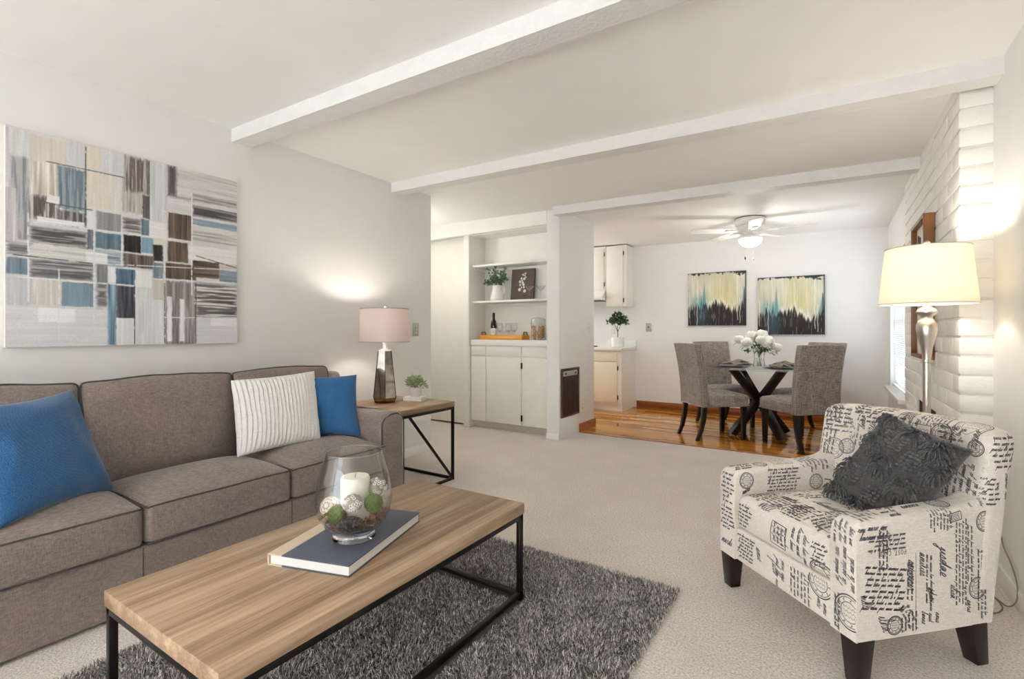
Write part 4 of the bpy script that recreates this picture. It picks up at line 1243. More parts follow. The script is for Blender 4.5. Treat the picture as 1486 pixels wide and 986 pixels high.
class Ink:
    def __init__(s, part, org, U, V, N):
        s.b = B(); s.t = tree_of(part); s.o = Vector(org); s.U = Vector(U); s.V = Vector(V); s.N = Vector(N); s.part = part
        s.Minv = (Matrix.Translation(part.location) @ part.rotation_euler.to_matrix().to_4x4()).inverted()
    def stroke(s, pts, wd, thick=True):
        prev = None; hits = []
        for x, y in pts:
            p = s.o + s.U * x + s.V * y
            loc, nr, i, d = s.t.ray_cast(p + s.N * .25, -s.N)
            if loc is None or nr.dot(s.N) < .3 or (hits and hits[-1] is not None and (loc - hits[-1][0]).length > .05): hits.append(None)
            else: hits.append((loc + nr * .0006, nr))
        run = []
        for h in hits + [None]:
            if h is None:
                s.ribbon(run, wd, thick); run = []
            else: run.append(h)
    def ribbon(s, run, wd, thick):
        if len(run) < 2: return
        pv = None
        for i, (p, n) in enumerate(run):
            d = run[min(i + 1, len(run) - 1)][0] - run[max(i - 1, 0)][0]
            if d.length < 1e-7: continue
            sd = d.cross(n).normalized()
            w_ = wd * .85 * (.5 + .75 * abs(d.normalized().dot(s.V))) if thick else wd
            a, c = s.b.v(s.Minv @ (p + sd * w_ / 2)), s.b.v(s.Minv @ (p - sd * w_ / 2))
            if pv: s.b.face([pv[0], a, c, pv[1]])
            pv = (a, c)
    def xf(s, pts, ox, oy, rot):
        c_, s_ = math.cos(rot), math.sin(rot)
        return [(ox + x * c_ - y * s_, oy + x * s_ + y * c_) for x, y in pts]
    def para(s, ox, oy, w, h, rot, xh, wd, rng, gap=2.5):
        y = h - xh * 2.2
        while y > xh * .5:
            x = rng.uniform(0, .02)
            while x < w - xh * 2:
                wd_ = rng.choice(WORDS)
                pts, x2 = word(wd_, x, y + rng.uniform(-.15, .15) * xh, xh * rng.uniform(.9, 1.1), k=2 if xh < .007 else 3)
                if x2 > w + xh: break
                s.stroke(s.xf(pts, ox, oy, rot), wd)
                x = x2 + xh * .9
            y -= xh * gap
    def one(s, txt, ox, oy, rot, xh, wd, sq=1.0):
        pts, x2 = word(txt, 0, 0, xh, k=4, sq=sq)
        s.stroke(s.xf(pts, ox, oy, rot), wd)
    def caps(s, txt, ox, oy, rot, h, wd):
        x = 0
        for ch in txt:
            if ch in CAPS:
                for st in CAPS[ch]: s.stroke(s.xf([(x + px * h * .8, py * h) for px, py in st], ox, oy, rot), wd, False)
            x += .75 * h
    def ring(s, cx_, cy_, r, wd, rng):
        for k, (rr, ww) in enumerate(((1, 1.5), (.86, .8), (.58, .8))):
            s.stroke([(cx_ + r * rr * math.cos(2 * PI * i / 40), cy_ + r * rr * math.sin(2 * PI * i / 40)) for i in range(41)], wd * ww, False)
        for k in range(9):
            a = 2 * PI * k / 9
            s.stroke([(cx_ + r * q * math.cos(a + d_), cy_ + r * q * math.sin(a + d_)) for q, d_ in ((.64, 0), (.72, .1), (.80, -.05))], wd, False)
        for k in range(3):
            yy = cy_ + (k - 1) * r * .26
            s.stroke([(cx_ - r * .42 + r * .84 * i / 10, yy + r * .08 * math.sin(i * 2.3 + k)) for i in range(11)], wd * .6, False)
    def stamp(s, cx_, cy_, w, h, rot, wd, rng):
        fr_ = [(-w / 2, -h / 2), (w / 2, -h / 2), (w / 2, h / 2), (-w / 2, h / 2), (-w / 2, -h / 2)]
        dense = []
        for a, c in zip(fr_, fr_[1:]):
            for i in range(8): dense.append((a[0] + (c[0] - a[0]) * i / 8, a[1] + (c[1] - a[1]) * i / 8))
        s.stroke(s.xf(dense + [fr_[0]], cx_, cy_, rot), wd * 1.5, False)
        for k in range(4):
            pts = [(-w * .34 + w * .68 * i / 12, -h * .32 + h * .2 * k + h * .07 * math.sin(i * 1.9 + k * 2)) for i in range(13)]
            s.stroke(s.xf(pts, cx_, cy_, rot), wd, False)
    def fill(s, x0, y0, x1, y1, rng, rots=(0, 0, PI / 2, -PI / 2), depth=0):
        w, h = x1 - x0, y1 - y0
        if max(w, h) > .17 and depth < 6:
            f = rng.uniform(.38, .62)
            if w > h: s.fill(x0, y0, x0 + w * f, y1, rng, rots, depth + 1); s.fill(x0 + w * f, y0, x1, y1, rng, rots, depth + 1)
            else: s.fill(x0, y0, x1, y0 + h * f, rng, rots, depth + 1); s.fill(x0, y0 + h * f, x1, y1, rng, rots, depth + 1)
            return
        k = rng.random(); m = .006
        cx_, cy_ = (x0 + x1) / 2, (y0 + y1) / 2
        if k < .14 and min(w, h) > .07: s.ring(cx_, cy_, min(w, h) * .38, .0022, rng); return
        if k < .22 and min(w, h) > .07: s.stamp(cx_, cy_, w * .6, h * .6, rng.choice((0, .1, -.12)), .0018, rng); return
        rot = rng.choice(rots)
        W_, H_ = (w, h) if abs(rot) < .1 or abs(rot) > 3 else (h, w)
        ox, oy = {0: (x0, y0), 1: (x1, y0), -1: (x0, y1), 2: (x1, y1)}[0 if abs(rot) < .1 else (2 if abs(rot) > 3 else (1 if rot > 0 else -1))]
        if k < .62: s.para(ox, oy, W_ - m, H_ - m, rot, rng.uniform(.0055, .0085), .0019, rng)
        elif k < .82: s.para(ox, oy, W_ - m, H_ - m, rot, rng.uniform(.009, .012), .0024, rng)
        else:
            xh = min(.026, H_ * .2)
            for j in range(int(H_ / (xh * 4)) + 1):
                s.one(rng.choice([w_ for w_ in WORDS if 4 <= len(w_) <= 7]), *s.xf([(xh * .5, H_ - xh * (2.6 + 4 * j))], ox, oy, rot)[0], rot, xh, .0034)
    def done(s, label=None):
        return add('lettering_print', s.b, INK, s.part, 0)
X_, Y_, Z_ = Vector((1, 0, 0)), Vector((0, 1, 0)), Vector((0, 0, 1))
rng = random.Random(21)
# near outer side, laid out as on the chair
ik = Ink(parts['near_arm'], (.35, 0, 0), Y_, Z_, X_)
ik.para(-.04, .245, .17, .16, R(-8), .0075, .0022, rng)
ik.one('wilna', .03, .235, R(-68), .024, .0036); ik.one('mille', -.035, .30, R(-75), .016, .003)
ik.caps('POST CARD', .145, .435, PI, .016, .0024)
ik.para(.15, .50, .15, .07, PI, .006, .0018, rng)
ik.one('souvenir', .155, .40, R(-90), .020, .0038); ik.one('amities', .20, .42, R(-88), .018, .0034); ik.stroke([(.185, .42 - .26 * i / 20) for i in range(21)], .0018, False)
ik.para(.22, .42, .20, .04, R(-90), .007, .0019, rng)
ik.one('jisdae', .285, .43, R(-90), .024, .0046, 1.1); ik.one('elisa', .33, .30, R(-90), .016, .003)
ik.para(.345, .52, .30, .06, R(-90), .0055, .0017, rng); ik.para(.44, .42, .25, .05, R(-90), .006, .0018, rng)
ik.ring(.445, .275, .036, .0024, rng); ik.ring(.475, .50, .034, .0026, rng); ik.ring(.10, .19, .03, .0026, rng)
ik.para(.24, .58, .10, .10, R(-90), .0055, .0017, rng); ik.stamp(.35, .525, .05, .028, R(10), .002, rng)
ik.para(.03, .52, .16, .05, R(-90), .006, .0018, rng); ik.para(.135, .40, .14, .045, R(-90), .0065, .0019, rng); ik.para(.39, .50, .20, .04, R(-90), .006, .0018, rng)
ik.one('adieu', .235, .30, R(-80), .016, .0032); ik.one('paris', .40, .24, R(-88), .013, .0028); ik.para(.10, .24, .09, .06, R(-60), .006, .0018, rng)
ik.fill(-.045, .45, .10, .535, rng); ik.fill(.36, .55, .52, .69, rng, (-PI / 2,))
ik.fill(.12, .15, .30, .23, rng, (-PI / 2,)); ik.done()
ik = Ink(parts['near_arm'], (0, -.05, 0), X_, Z_, -Y_)
ik.ring(.325, .235, .055, .003, rng); ik.fill(.252, .30, .35, .53, rng, (-PI / 2, PI / 2)); ik.fill(.252, .15, .30, .29, rng, (-PI / 2,)); ik.done()
ik = Ink(parts['near_arm'], (0, 0, .5), Y_, -X_, Z_)
ik.fill(-.03, -.345, .40, -.255, rng); ik.done()
ik = Ink(parts['far_arm'], (-.25, 0, 0), Y_, Z_, X_)
ik.ring(.01, .49, .034, .0026, rng); ik.para(.11, .43, .17, .11, 0, .006, .0018, rng); ik.fill(.29, .42, .45, .60, rng); ik.one('marie', -.01, .43, R(25), .012, .0028); ik.done()
ik = Ink(parts['far_arm'], (0, 0, .5), Y_, -X_, Z_)
ik.fill(-.03, .255, .40, .345, rng); ik.done()
ik = Ink(parts['far_arm'], (0, -.05, 0), X_, Z_, -Y_)
ik.fill(-.35, .15, -.25, .53, rng, (0, PI / 2)); ik.done()
ik = Ink(parts['rail'], (0, -.05, 0), X_, Z_, -Y_)
ik.para(-.24, .17, .11, .11, 0, .006, .0018, rng); ik.one('amie', -.12, .26, R(-78), .018, .0036); ik.one('fille', -.03, .25, R(-80), .02, .0034)
ik.fill(-.02, .155, .17, .285, rng, (-PI / 2, 0)); ik.ring(.205, .27, .05, .003, rng); ik.fill(.17, .155, .25, .22, rng, (-PI / 2,)); ik.done()
ik = Ink(parts['cushion'], (0, 0, .45), X_, Y_, Z_)
ik.fill(-.235, -.03, .235, .43, rng); ik.fill(-.235, -.03, .235, .10, rng, (0,)); ik.done()
ik = Ink(parts['cushion'], (0, -.05, 0), X_, Z_, -Y_)
ik.para(-.235, .315, .10, .10, 0, .0065, .0018, rng); ik.stamp(.02, .365, .075, .085, R(-4), .0024, rng); ik.para(-.02, .42, .10, .09, R(-90), .0075, .002, rng)
ik.fill(.07, .30, .17, .43, rng); ik.fill(.17, .32, .24, .42, rng); ik.ring(.205, .31, .038, .003, rng); ik.done()
ik = Ink(parts['back'], (0, .40, 0), X_, Z_, -Y_)
ik.fill(-.34, .46, .34, .81, rng); ik.fill(-.34, .55, .34, .81, rng, (PI / 2, -PI / 2)); ik.done()
ik = Ink(parts['back'], (0, .5, .8), X_, Y_, Z_)
ik.fill(-.34, -.02, .34, .12, rng); ik.done()
ik = Ink(parts['back'], (.35, .5, 0), Y_, Z_, X_)
ik.fill(-.06, .55, .12, .80, rng); ik.done()

# ------------------------------------------------------------------ charcoal tufted pillow in the armchair
CHAR = fabric('charcoal_woven', S(42, 42, 42), S(80, 78, 77), 220, bump=0.6)
YARN = plain('charcoal_yarn', S(78, 77, 78), 0.8, var=0.55, scale=120)
SATIN = plain('charcoal_satin', S(74, 74, 80), 0.4, var=0.1)
PBL, PBR, PTL, PTR = Vector((-.085, .255, .485)), Vector((.205, .335, .405)), Vector((.075, .385, .832)), Vector((.368, .405, .748))
TP = .082
fpw = ac.matrix_basis
def LW(p): return Matrix.Translation(ac.location) @ Matrix.Rotation(R(-45), 4, 'Z') @ Vector(p)
PC = [LW(p) for p in (PBL, PBR, PTL, PTR)]
pc0 = LW((.14, .33, .45))
fp = thing('throw_pillow', 'charcoal pillow with shaggy yarn tufts on the armchair seat', 'pillow', (0, 0, 0))
# faces towards -y of the chair: order the corners so the normal points to the seat front
rib = lambda u, v: 0.0035 * math.sin(v * 42)
b = pillow(B(), *PC, TP, n=60, pinch=0.05, rel=rib, seed=8)
add('pillow_body', b, CHAR, fp, 180)
nP = (PC[1] - PC[0]).cross(PC[2] - PC[0]).normalized()
def pil_pt(u, v, out=0.0):
    uu = u * (1 - .05 * (1 - v * v)); vv = v * (1 - .05 * (1 - u * u)); a, c = (uu + 1) / 2, (vv + 1) / 2
    p = PC[0] * (1 - a) * (1 - c) + PC[1] * a * (1 - c) + PC[2] * (1 - a) * c + PC[3] * a * c
    return p + nP * (TP * (max(0, 1 - u * u) * max(0, 1 - v * v)) ** .42 + out)
EU = (PC[1] - PC[0]).normalized(); EV = (PC[2] - PC[0]).normalized()
rng = random.Random(17)
def shag_tuft(u, v, ru, rv, n, L, down):
    b = B()
    for k in range(n):
        a, q = rng.uniform(0, 2 * PI), math.sqrt(rng.random())
        uu, vv = u + ru * q * math.cos(a), v + rv * q * math.sin(a)
        if abs(uu) > .98 or abs(vv) > .98: continue
        p = pil_pt(uu, vv)
        d = (nP * rng.uniform(.35, 1) + EU * (math.cos(a) * .7 + rng.uniform(-.3, .3)) + EV * (math.sin(a) * .7 + rng.uniform(-.3, .3)) + Vector((0, 0, -down))).normalized()
        l = L * rng.uniform(.7, 1.15)
        p1 = p + d * l * .55; p2 = p + (d + Vector((0, 0, -.55))).normalized() * l
        b.tube([p, p1, p2], [.0028, .003, .0022], 5)
    add('yarn_fringe', b, YARN, fp, 180)
def knot_tuft(u, v, ru, rv):
    b = B()
    for r_ in range(5):
        for k in range(4):
            uu, vv = u + ru * (k - 1.5) / 2, v + rv * (r_ - 2) / 2.5
            if abs(uu) > .96 or abs(vv) > .96: continue
            p = pil_pt(uu + rng.uniform(-.02, .02), vv, .004)
            b.sphere(p, .0095, 8, 6, (1.0, .8, .8))
    add('yarn_loops', b, YARN, fp, 180)
for (u, v, ru, rv) in ((-.05, .86, .30, .16), (.52, .80, .30, .18), (.80, .42, .24, .26), (-.68, .45, .24, .26), (-.18, .10, .28, .26), (.52, -.20, .30, .28), (-.86, -.30, .18, .26), (-.75, .93, .26, .10), (-.72, -.86, .25, .16), (-.2, -.92, .25, .12)):
    shag_tuft(u, v, ru * .78, rv * .78, 62, .034, .25)
for (u, v, ru, rv) in ((-.42, .62, .16, .18), (.30, .40, .18, .20), (-.52, -.32, .17, .2), (.06, -.60, .18, .2), (-.15, .62, .14, .16)):
    knot_tuft(u, v, ru, rv)

# ------------------------------------------------------------------ floor lamp
fl = thing('floor_lamp', 'brushed nickel floor lamp with a cream tapered shade behind the armchair', 'lamp', (0.376, 3.044, 0))
add('base', B().lathe([(0, 0), (.13, 0), (.132, .008), (.12, .02), (.05, .034), (.025, .05), (.018, .07), (0, .07)], 40), CHROME, fl, 40)
add('pole', B().lathe([(0, .06), (.0155, .06), (.0155, 1.008), (0, 1.008)], 24), CHROME, fl)
add('ring_collar', B().lathe([(.0155, 1.0), (.021, 1.002), (.022, 1.008), (.021, 1.014), (.0155, 1.016)], 24), CHROME, fl, 60)
add('urn', B().lathe([(.016, 1.01), (.017, 1.03), (.022, 1.07), (.034, 1.12), (.041, 1.155), (.040, 1.18), (.031, 1.20), (.022, 1.212), (.024, 1.222), (.036, 1.232), (.041, 1.240), (.036, 1.252), (.024, 1.262), (.014, 1.268), (.012, 1.30), (0, 1.30)], 40), CHROME, fl, 60)
SH2 = shade_mat('cream_linen_shade', S(246, 241, 228), 0.35)
sh = add('lamp_shade', B().lathe([(.187, 1.278), (.160, 1.546), (.158, 1.546), (.185, 1.278), (.187, 1.278)], 56), SH2, fl, 40)
for r_, z in ((.1865, 1.279), (.1603, 1.545)):
    b = B(); b.tube([(r_ * math.cos(2 * PI * k / 56), r_ * math.sin(2 * PI * k / 56), z) for k in range(56)], .0022, 6, closed=True)
    add('shade_rim', b, plain('rim_trim', S(190, 178, 160), 0.7), sh)
b = B(); b.tube([(0, 0, 1.29), (0, 0, 1.56)], .003, 8); b.tube([(-.159, 0, 1.535), (.159, 0, 1.535)], .002, 6); b.tube([(0, -.159, 1.535), (0, .159, 1.535)], .002, 6)
add('harp', b, CHROME, fl)
add('finial', B().lathe([(0, 1.582), (.010, 1.578), (.013, 1.570), (.007, 1.562), (.004, 1.55), (0, 1.55)], 16), CHROME, fl)
add('bulb', B().sphere((0.0, 0, 1.40), .03, 14, 10, (1, 1, 1.25)), BULB, fl)
lamp('floor_lamp_light', (0.376, 3.044, 1.45), 5.5, WARM, 0.04)
CORD = plain('grey_cord', S(128, 112, 96), 0.6)
cp = [(.14, -.02, .012), (.20, -.10, .006), (.215, -.22, .006), (.17, -.30, .006), (.10, -.26, .006), (.12, -.15, .006), (.20, -.13, .006), (.235, -.20, .006), (.255, -.23, .05), (.262, -.20, .11), (.262, -.12, .16), (.262, -.02, .19), (.262, .05, .25)]
sp = []
for i in range(len(cp) - 1):
    p0, p1, p2, p3 = [Vector(cp[max(0, min(len(cp) - 1, i + k))]) for k in (-1, 0, 1, 2)]
    for j in range(6):
        t = j / 6; sp.append(.5 * (2 * p1 + (p2 - p0) * t + (2 * p0 - 5 * p1 + 4 * p2 - p3) * t * t + (3 * p1 - p0 - 3 * p2 + p3) * t ** 3))
b = B(); b.tube(sp, .0028, 6); add('power_cord', b, CORD, fl, 60)

# ------------------------------------------------------------------ framed art on the brick
fa = thing('framed_picture', 'brown wood framed abstract bars picture hung on the white brick', 'picture', (BXF - .003, 4.20, 1.425))
WF = woodmat('picture_frame_wood', S(84, 54, 30), S(126, 84, 48), S(160, 112, 68), 'Z', 1.0, .4)
hw, hh, dp = .286, .45, .053
b = B(); b.box(-dp, 0, -hw, -hw + .022, -hh, hh); add('frame_rail', b, WF, fa, bev=.002)
b = B(); b.box(-dp, 0, hw - .022, hw, -hh, hh); add('frame_rail', b, WF, fa, bev=.002)
b = B(); b.box(-dp, 0, -hw + .022, hw - .022, hh - .022, hh); add('frame_rail', b, WF, fa, bev=.002)
b = B(); b.box(-dp, 0, -hw + .022, hw - .022, -hh, -hh + .022); add('frame_rail', b, WF, fa, bev=.002)
add('mat_board', B().box(-.02, -.01, -hw + .022, hw - .022, -hh + .022, hh - .022), plain('mat_white', S(232, 230, 224), .8), fa)
DK = plain('dark_bar', S(40, 34, 32), .7)
for (y0, y1, z0, z1) in ((.10, .16, -.10, .36), (.02, .07, -.16, .30), (-.10, -.05, -.32, .10), (-.18, -.14, -.20, .22), (.17, .20, .0, .38), (-.02, .0, -.36, -.12)):
    add('dark_bar', B().box(-.024, -.0195, y0, y1, z0, z1), DK, fa)
b = B(); b.tube([(-.026, -.08 + .05 * math.cos(2 * PI * k / 24), .20 + .05 * math.sin(2 * PI * k / 24)) for k in range(24)], .007, 6, closed=True); add('dark_ring', b, DK, fa)

# ------------------------------------------------------------------ built-in shelves
CX0, CX1, CY, CB = -3.65, -2.585, 4.72, 5.02
cab = thing('built_in_cabinet', 'white painted built-in cabinet under the open shelves', 'cabinet', ((CX0 + CX1) / 2, CB, 0))
ox = (CX0 + CX1) / 2
add('body', B().box(CX0 - ox, CX1 - ox, CY + .012 - CB, 0, 0.085, 0.982), CABP, cab)
add('toe_kick', B().box(CX0 - ox, CX1 - ox, CY + .07 - CB, -.06, 0.0, 0.085), plain('toe_grey', S(198, 192, 182), .6), cab)
ed = [CX0 + .004, -3.422, -2.930, CX1 - .004]
for k in range(3):
    x0, x1 = ed[k] + (.010 if k else .003) - ox, ed[k + 1] - .010 - ox
    dr = add('drawer_front' if k else 'drawer_panel', B().box(x0, x1, CY - CB, CY + .0118 - CB, .866, .972), CABP, cab, bev=.003)
    do = add('door', B().box(x0, x1, CY - CB, CY + .0118 - CB, .092, .848), CABP, cab, bev=.003)
    if k == 1:
        for z in (.17, .76): add('hinge', B().box(x1 + .001, x1 + .017, CY - .008 - CB, CY + .006 - CB, z - .035, z + .035), HINGE, do, bev=.002)
ctop = tag(add('countertop', B().box(CX0 + .012, CX1 - .001, CY - .012, CB - .001, 0.983, 1.05), LAMINATE, None, bev=.004), 'white countertop of the built-in cabinet in the alcove', 'countertop')
for z, lab in ((1.945, 'upper white shelf of the built-in alcove, standing empty'), (1.512, 'white alcove shelf holding the pitcher and the botanical canvas')):
    t = thing('wall_shelf', lab, 'shelf', (ox, CB, z), group='shelves in the built-in alcove')
    add('board', B().box(CX0 + .002 - ox, CX1 - ox, CY + .035 - CB, -.001, -.024, 0), TRIMP, t, bev=.003)
    add('cleat', B().box(CX0 + .002 - ox, CX0 + .022 - ox, CY + .06 - CB, -.002, -.06, -.0245), TRIMP, t, bev=.002)
    add('cleat', B().box(CX0 + .023 - ox, CX1 - ox, -.02, -.002, -.06, -.0245), TRIMP, t, bev=.002)
b = B(); b.box(CX0 - .004, CX1 + .014, 4.72, CB, 2.296, 2.34)
struct('trim_alcove', b, TRIMP)

# on the middle shelf
SZ = 1.512
pt = thing('pitcher', 'white ceramic pitcher holding leafy green branches', 'pitcher', (-3.362, 4.86, SZ))
add('body', B().lathe([(0, 0), (.072, 0), (.082, .01), (.082, .03), (.07, .085), (.056, .13), (.054, .16), (.06, .185), (.057, .185), (.05, .16), (.052, .13), (.066, .085), (.076, .03), (0, .01)], 32), WCER, pt, 60)
b = B(); b.tube([(.056, 0, .17), (.088, 0, .168), (.098, 0, .135), (.088, 0, .10), (.066, 0, .092)], .0075, 8); add('handle', b, WCER, pt, 60, rot=(0, 0, R(10)))
b = B(); rng = random.Random(31)
for k in range(22):
    a = rng.uniform(0, 6.28); sp_ = rng.uniform(.05, .20); hgt = rng.uniform(.14, .34) - sp_ * .3
    e = Vector((sp_ * math.cos(a), .35 * sp_ * math.sin(a), .12 + hgt))
    pts = [Vector((0, 0, .05)), Vector((e.x * .25, e.y * .25, .19)), e * .7 + Vector((0, 0, .045)), e]
    b.tube(pts, .0018, 5)
    for q in range(11):
        t = .30 + .7 * q / 10
        p = pts[1].lerp(pts[3], t) + Vector((rng.uniform(-.012, .012), rng.uniform(-.012, .012), rng.uniform(-.01, .02)))
        b.leaf(p, Vector((rng.uniform(-1, 1), rng.uniform(-.6, .6), rng.uniform(-.3, .8))), Vector((rng.uniform(-.5, .5), -1, .6)), rng.uniform(.03, .045), rng.uniform(.018, .026))
tag(add('leafy_branches', b, LEAFE, None, 0, loc=(-3.362, 4.86, SZ)), 'bunch of leafy green branches standing in the white pitcher', 'branches')
bo = thing('botanical_canvas', 'dark brown canvas with white blossom sprig leaning on the shelf', 'picture', (-3.215, 4.925, SZ), 0)
BW, BH = .315, .375
lean = R(-6)
BM = Matrix.Rotation(lean, 4, 'X')
add('canvas_frame', B().box(0, BW, .001, .02, 0, BH, BM), plain('dark_canvas_edge', S(66, 56, 50), .8), bo)
def botanical():
    rng = np.random.default_rng(3); W_, H_ = 100, 120
    a = np.zeros((H_, W_, 3)); a[:] = (92, 80, 72); a += ((npnoise(H_, W_, 6, 40, rng) - .5) * 24)[..., None]
    yy, xx = np.mgrid[0:H_, 0:W_]
    def disc(x, y, r, c): 
        m = np.clip(r - np.hypot(xx - x, yy - y) + .5, 0, 1)[..., None]; return a * (1 - m) + np.array(c) * m
    for t in np.linspace(0, 1, 80):
        x = 66 - 22 * t + 14 * t * t - 14 * np.sin(t * 3.0) * .6 + 8 * t; y = 20 + 90 * t
        a = disc(x, y, .8, (54, 46, 40))
    for (x, y, r) in ((50, 22, 4), (60, 18, 3.5), (58, 26, 3), (44, 36, 4.5), (56, 38, 5), (38, 48, 5), (50, 52, 4.5), (40, 60, 4), (54, 60, 5), (56, 70, 4), (38, 78, 6), (60, 84, 6), (47, 44, 3), (46, 70, 3), (62, 32, 3)):
        a = disc(x, y, r, (236, 234, 226)); a = disc(x + 1, y + 1, r * .3, (190, 184, 170))
    return srgb_lin(a)
painted_grid('painted_face', BW, BH, 99, 119, botanical(), PAINTM, bo, BM)
CG = thin_glass('clear_crystal', (.97, .98, .98), 1.6)
def martini(loc, lab):
    t = thing('martini_glass', lab, 'glass', loc, group='martini glasses on the shelf')
    add('foot', B().lathe([(0, 0), (.032, 0), (.032, .0015), (.006, .006), (0, .006)], 24), CG, t, 50)
    add('stem', B().lathe([(0, .006), (.004, .006), (.0032, .05), (.0045, .085), (0, .085)], 12), CG, t, 50)
    add('bowl', B().lathe([(0, .085), (.006, .087), (.056, .148), (.0553, .149), (.0055, .091), (0, .089)], 32), CG, t, 40)
martini((-2.885, 4.81, SZ), 'martini glass standing in front of the dark botanical canvas')
martini((-2.742, 4.83, SZ), 'martini glass on the shelf between the canvas and the alcove side')
# on the counter
KZ = 1.05
TRW = woodmat('honey_wood', S(176, 112, 40), S(212, 148, 66), S(232, 178, 98), 'X', 1.2, .4)
ty_ = thing('wooden_tray', 'honey coloured wooden tray with end handles on the built-in counter', 'tray', (-3.25, 4.84, KZ), R(0))
tw, td = .30, .085
b = B(); b.box(-tw, tw, -td, td, 0, .008); add('base', b, TRW, ty_)
for y0, y1 in ((-td, -td + .01), (td - .01, td)): add('side', B().box(-tw, tw, y0, y1, .008, .055), TRW, ty_, bev=.002)
for x0, x1 in ((-tw, -tw + .01), (tw - .01, tw)):
    add('end', B().prism([(-td + .011, .008), (td - .011, .008), (td - .011, .055), (.03, .06), (.02, .078), (-.02, .078), (-.03, .06), (-td + .011, .055)], 'x', x0, x1), TRW, ty_)
    b = B(); xm = (x0 + x1) / 2; b.tube([(xm, -.045, .062), (xm, -.03, .088), (xm, .03, .088), (xm, .045, .062)], .006, 8); add('handle', b, plain('dark_rope', S(92, 66, 44), .8), ty_)
bt = thing('wine_bottle', 'dark wine bottle with white label standing in the wooden tray', 'bottle', (-3.40, 4.845, KZ + .0082))
BOTG = plain('dark_bottle_glass', S(26, 28, 20), .08)
add('bottle_body', B().lathe([(0, .004), (.03, 0), (.037, .004), (.0375, .17), (.034, .20), (.018, .228), (.0145, .24), (.0145, .31), (0, .31)], 28), BOTG, bt, 50)
add('label', B().lathe([(.0379, .045), (.0382, .046), (.0382, .125), (.0379, .126)], 28), plain('paper_label', S(238, 236, 230), .7), bt, 50)
b = B()
for z, w_ in ((.105, .7), (.088, .5), (.078, .35)):
    b.grid(lambda u, v, z=z, w_=w_: (.0384 * math.cos(-PI / 2 + .35 + (u - .5) * w_), .0384 * math.sin(-PI / 2 + .35 + (u - .5) * w_), z + v * .006), 8, 1)
add('label_lettering', b, DK, bt)
add('foil', B().lathe([(.0149, .245), (.0152, .246), (.0152, .312), (0, .313)], 24), plain('black_foil', S(28, 24, 24), .35, .3), bt, 50)
def wineglass(loc, lab):
    t = thing('wine_glass', lab, 'glass', loc, group='wine glasses in the tray')
    add('foot', B().lathe([(0, 0), (.033, 0), (.033, .0015), (.006, .006), (0, .006)], 24), CG, t, 50)
    add('stem', B().lathe([(0, .006), (.0042, .006), (.0034, .04), (.005, .08), (0, .08)], 12), CG, t, 50)
    add('bowl', B().lathe([(0, .08), (.01, .082), (.03, .10), (.038, .13), (.037, .155), (.030, .19), (.0293, .19), (.036, .155), (.037, .13), (.029, .102), (0, .084)], 28), CG, t, 40)
wineglass((-3.30, 4.83, KZ + .0082), 'wine glass in the tray next to the wine bottle')
wineglass((-3.195, 4.85, KZ + .0082), 'middle wine glass of the three in the tray')
wineglass((-3.105, 4.84, KZ + .0082), 'wine glass in the tray farthest from the bottle')
jr = thing('glass_jar', 'lidded glass jar filled with wine corks on the counter', 'jar', (-2.785, 4.84, KZ))
add('jar_body', B().lathe([(0, 0), (.078, 0), (.084, .006), (.084, .225), (.078, .235), (.075, .235), (.080, .222), (.080, .010), (0, .008)], 36), CG, jr, 50)
add('lid', B().lathe([(.0, .250), (.02, .249), (.076, .240), (.080, .236), (.079, .242), (.02, .256), (.008, .262), (.007, .28), (.017, .295), (.019, .31), (.012, .325), (0, .329)], 32), CG, jr, 60)
b = B(); rng = random.Random(8)
for k in range(170):
    r_ = .066 * math.sqrt(rng.random()); a = rng.uniform(0, 6.28); z = rng.uniform(.018, .150)
    M_ = Matrix.Translation((r_ * math.cos(a), r_ * math.sin(a), z)) @ Matrix.Rotation(rng.uniform(0, 6), 4, 'Z') @ Matrix.Rotation(rng.uniform(0, PI), 4, 'X')
    rg0 = [b.v(M_ @ Vector((.0105 * math.cos(q * PI / 4), .0105 * math.sin(q * PI / 4), -.016))) for q in range(8)]
    rg1 = [b.v(M_ @ Vector((.0105 * math.cos(q * PI / 4), .0105 * math.sin(q * PI / 4), .016))) for q in range(8)]
    b.face(rg0[::-1]); b.face(rg1)
    for q in range(8): b.face([rg0[q], rg0[(q + 1) % 8], rg1[(q + 1) % 8], rg1[q]])
o = add('wine_corks', b, plain('cork', S(190, 146, 96), .85, var=.45, scale=60), None, 40, loc=(-2.785, 4.84, KZ))
tag(o, 'wine corks filling the lidded glass jar', 'corks', kind='stuff')

# ------------------------------------------------------------------ wall heater, switch and outlet on the wing wall
ht = thing('wall_heater', 'dark brown louvred wall heater grille set low in the wing wall', 'heater', (-2.42, 4.898, .486))
HB = plain('heater_brown', S(92, 68, 56), .45, .4, var=.15); HD = plain('heater_dark', S(52, 38, 32), .6)
hy, hz = .222, .262
b = B()
for a in ((-hy, -hy + .022, -hz, hz), (hy - .022, hy, -hz, hz)): 
    add('frame_side', B().box(.0005, .016, *a), HB, ht, bev=.003)
for a in ((-hy + .0225, hy - .0225, -hz, -hz + .022), (-hy + .0225, hy - .0225, hz - .022, hz)):
    add('frame_side', B().box(.0005, .016, *a), HB, ht, bev=.003)
cpn = add('control_panel', B().box(.0005, .012, -hy + .05, hy - .05, hz - .085, hz - .03), plain('panel_steel', S(190, 188, 184), .35, .5), ht, bev=.002)
for y in (-.12, .12): add('knob', B().lathe([(0, 0), (.011, 0), (.011, .006), (0, .007)], 16), HINGE, cpn, loc=(.012, y, hz - .057), rot=(0, PI / 2, 0))
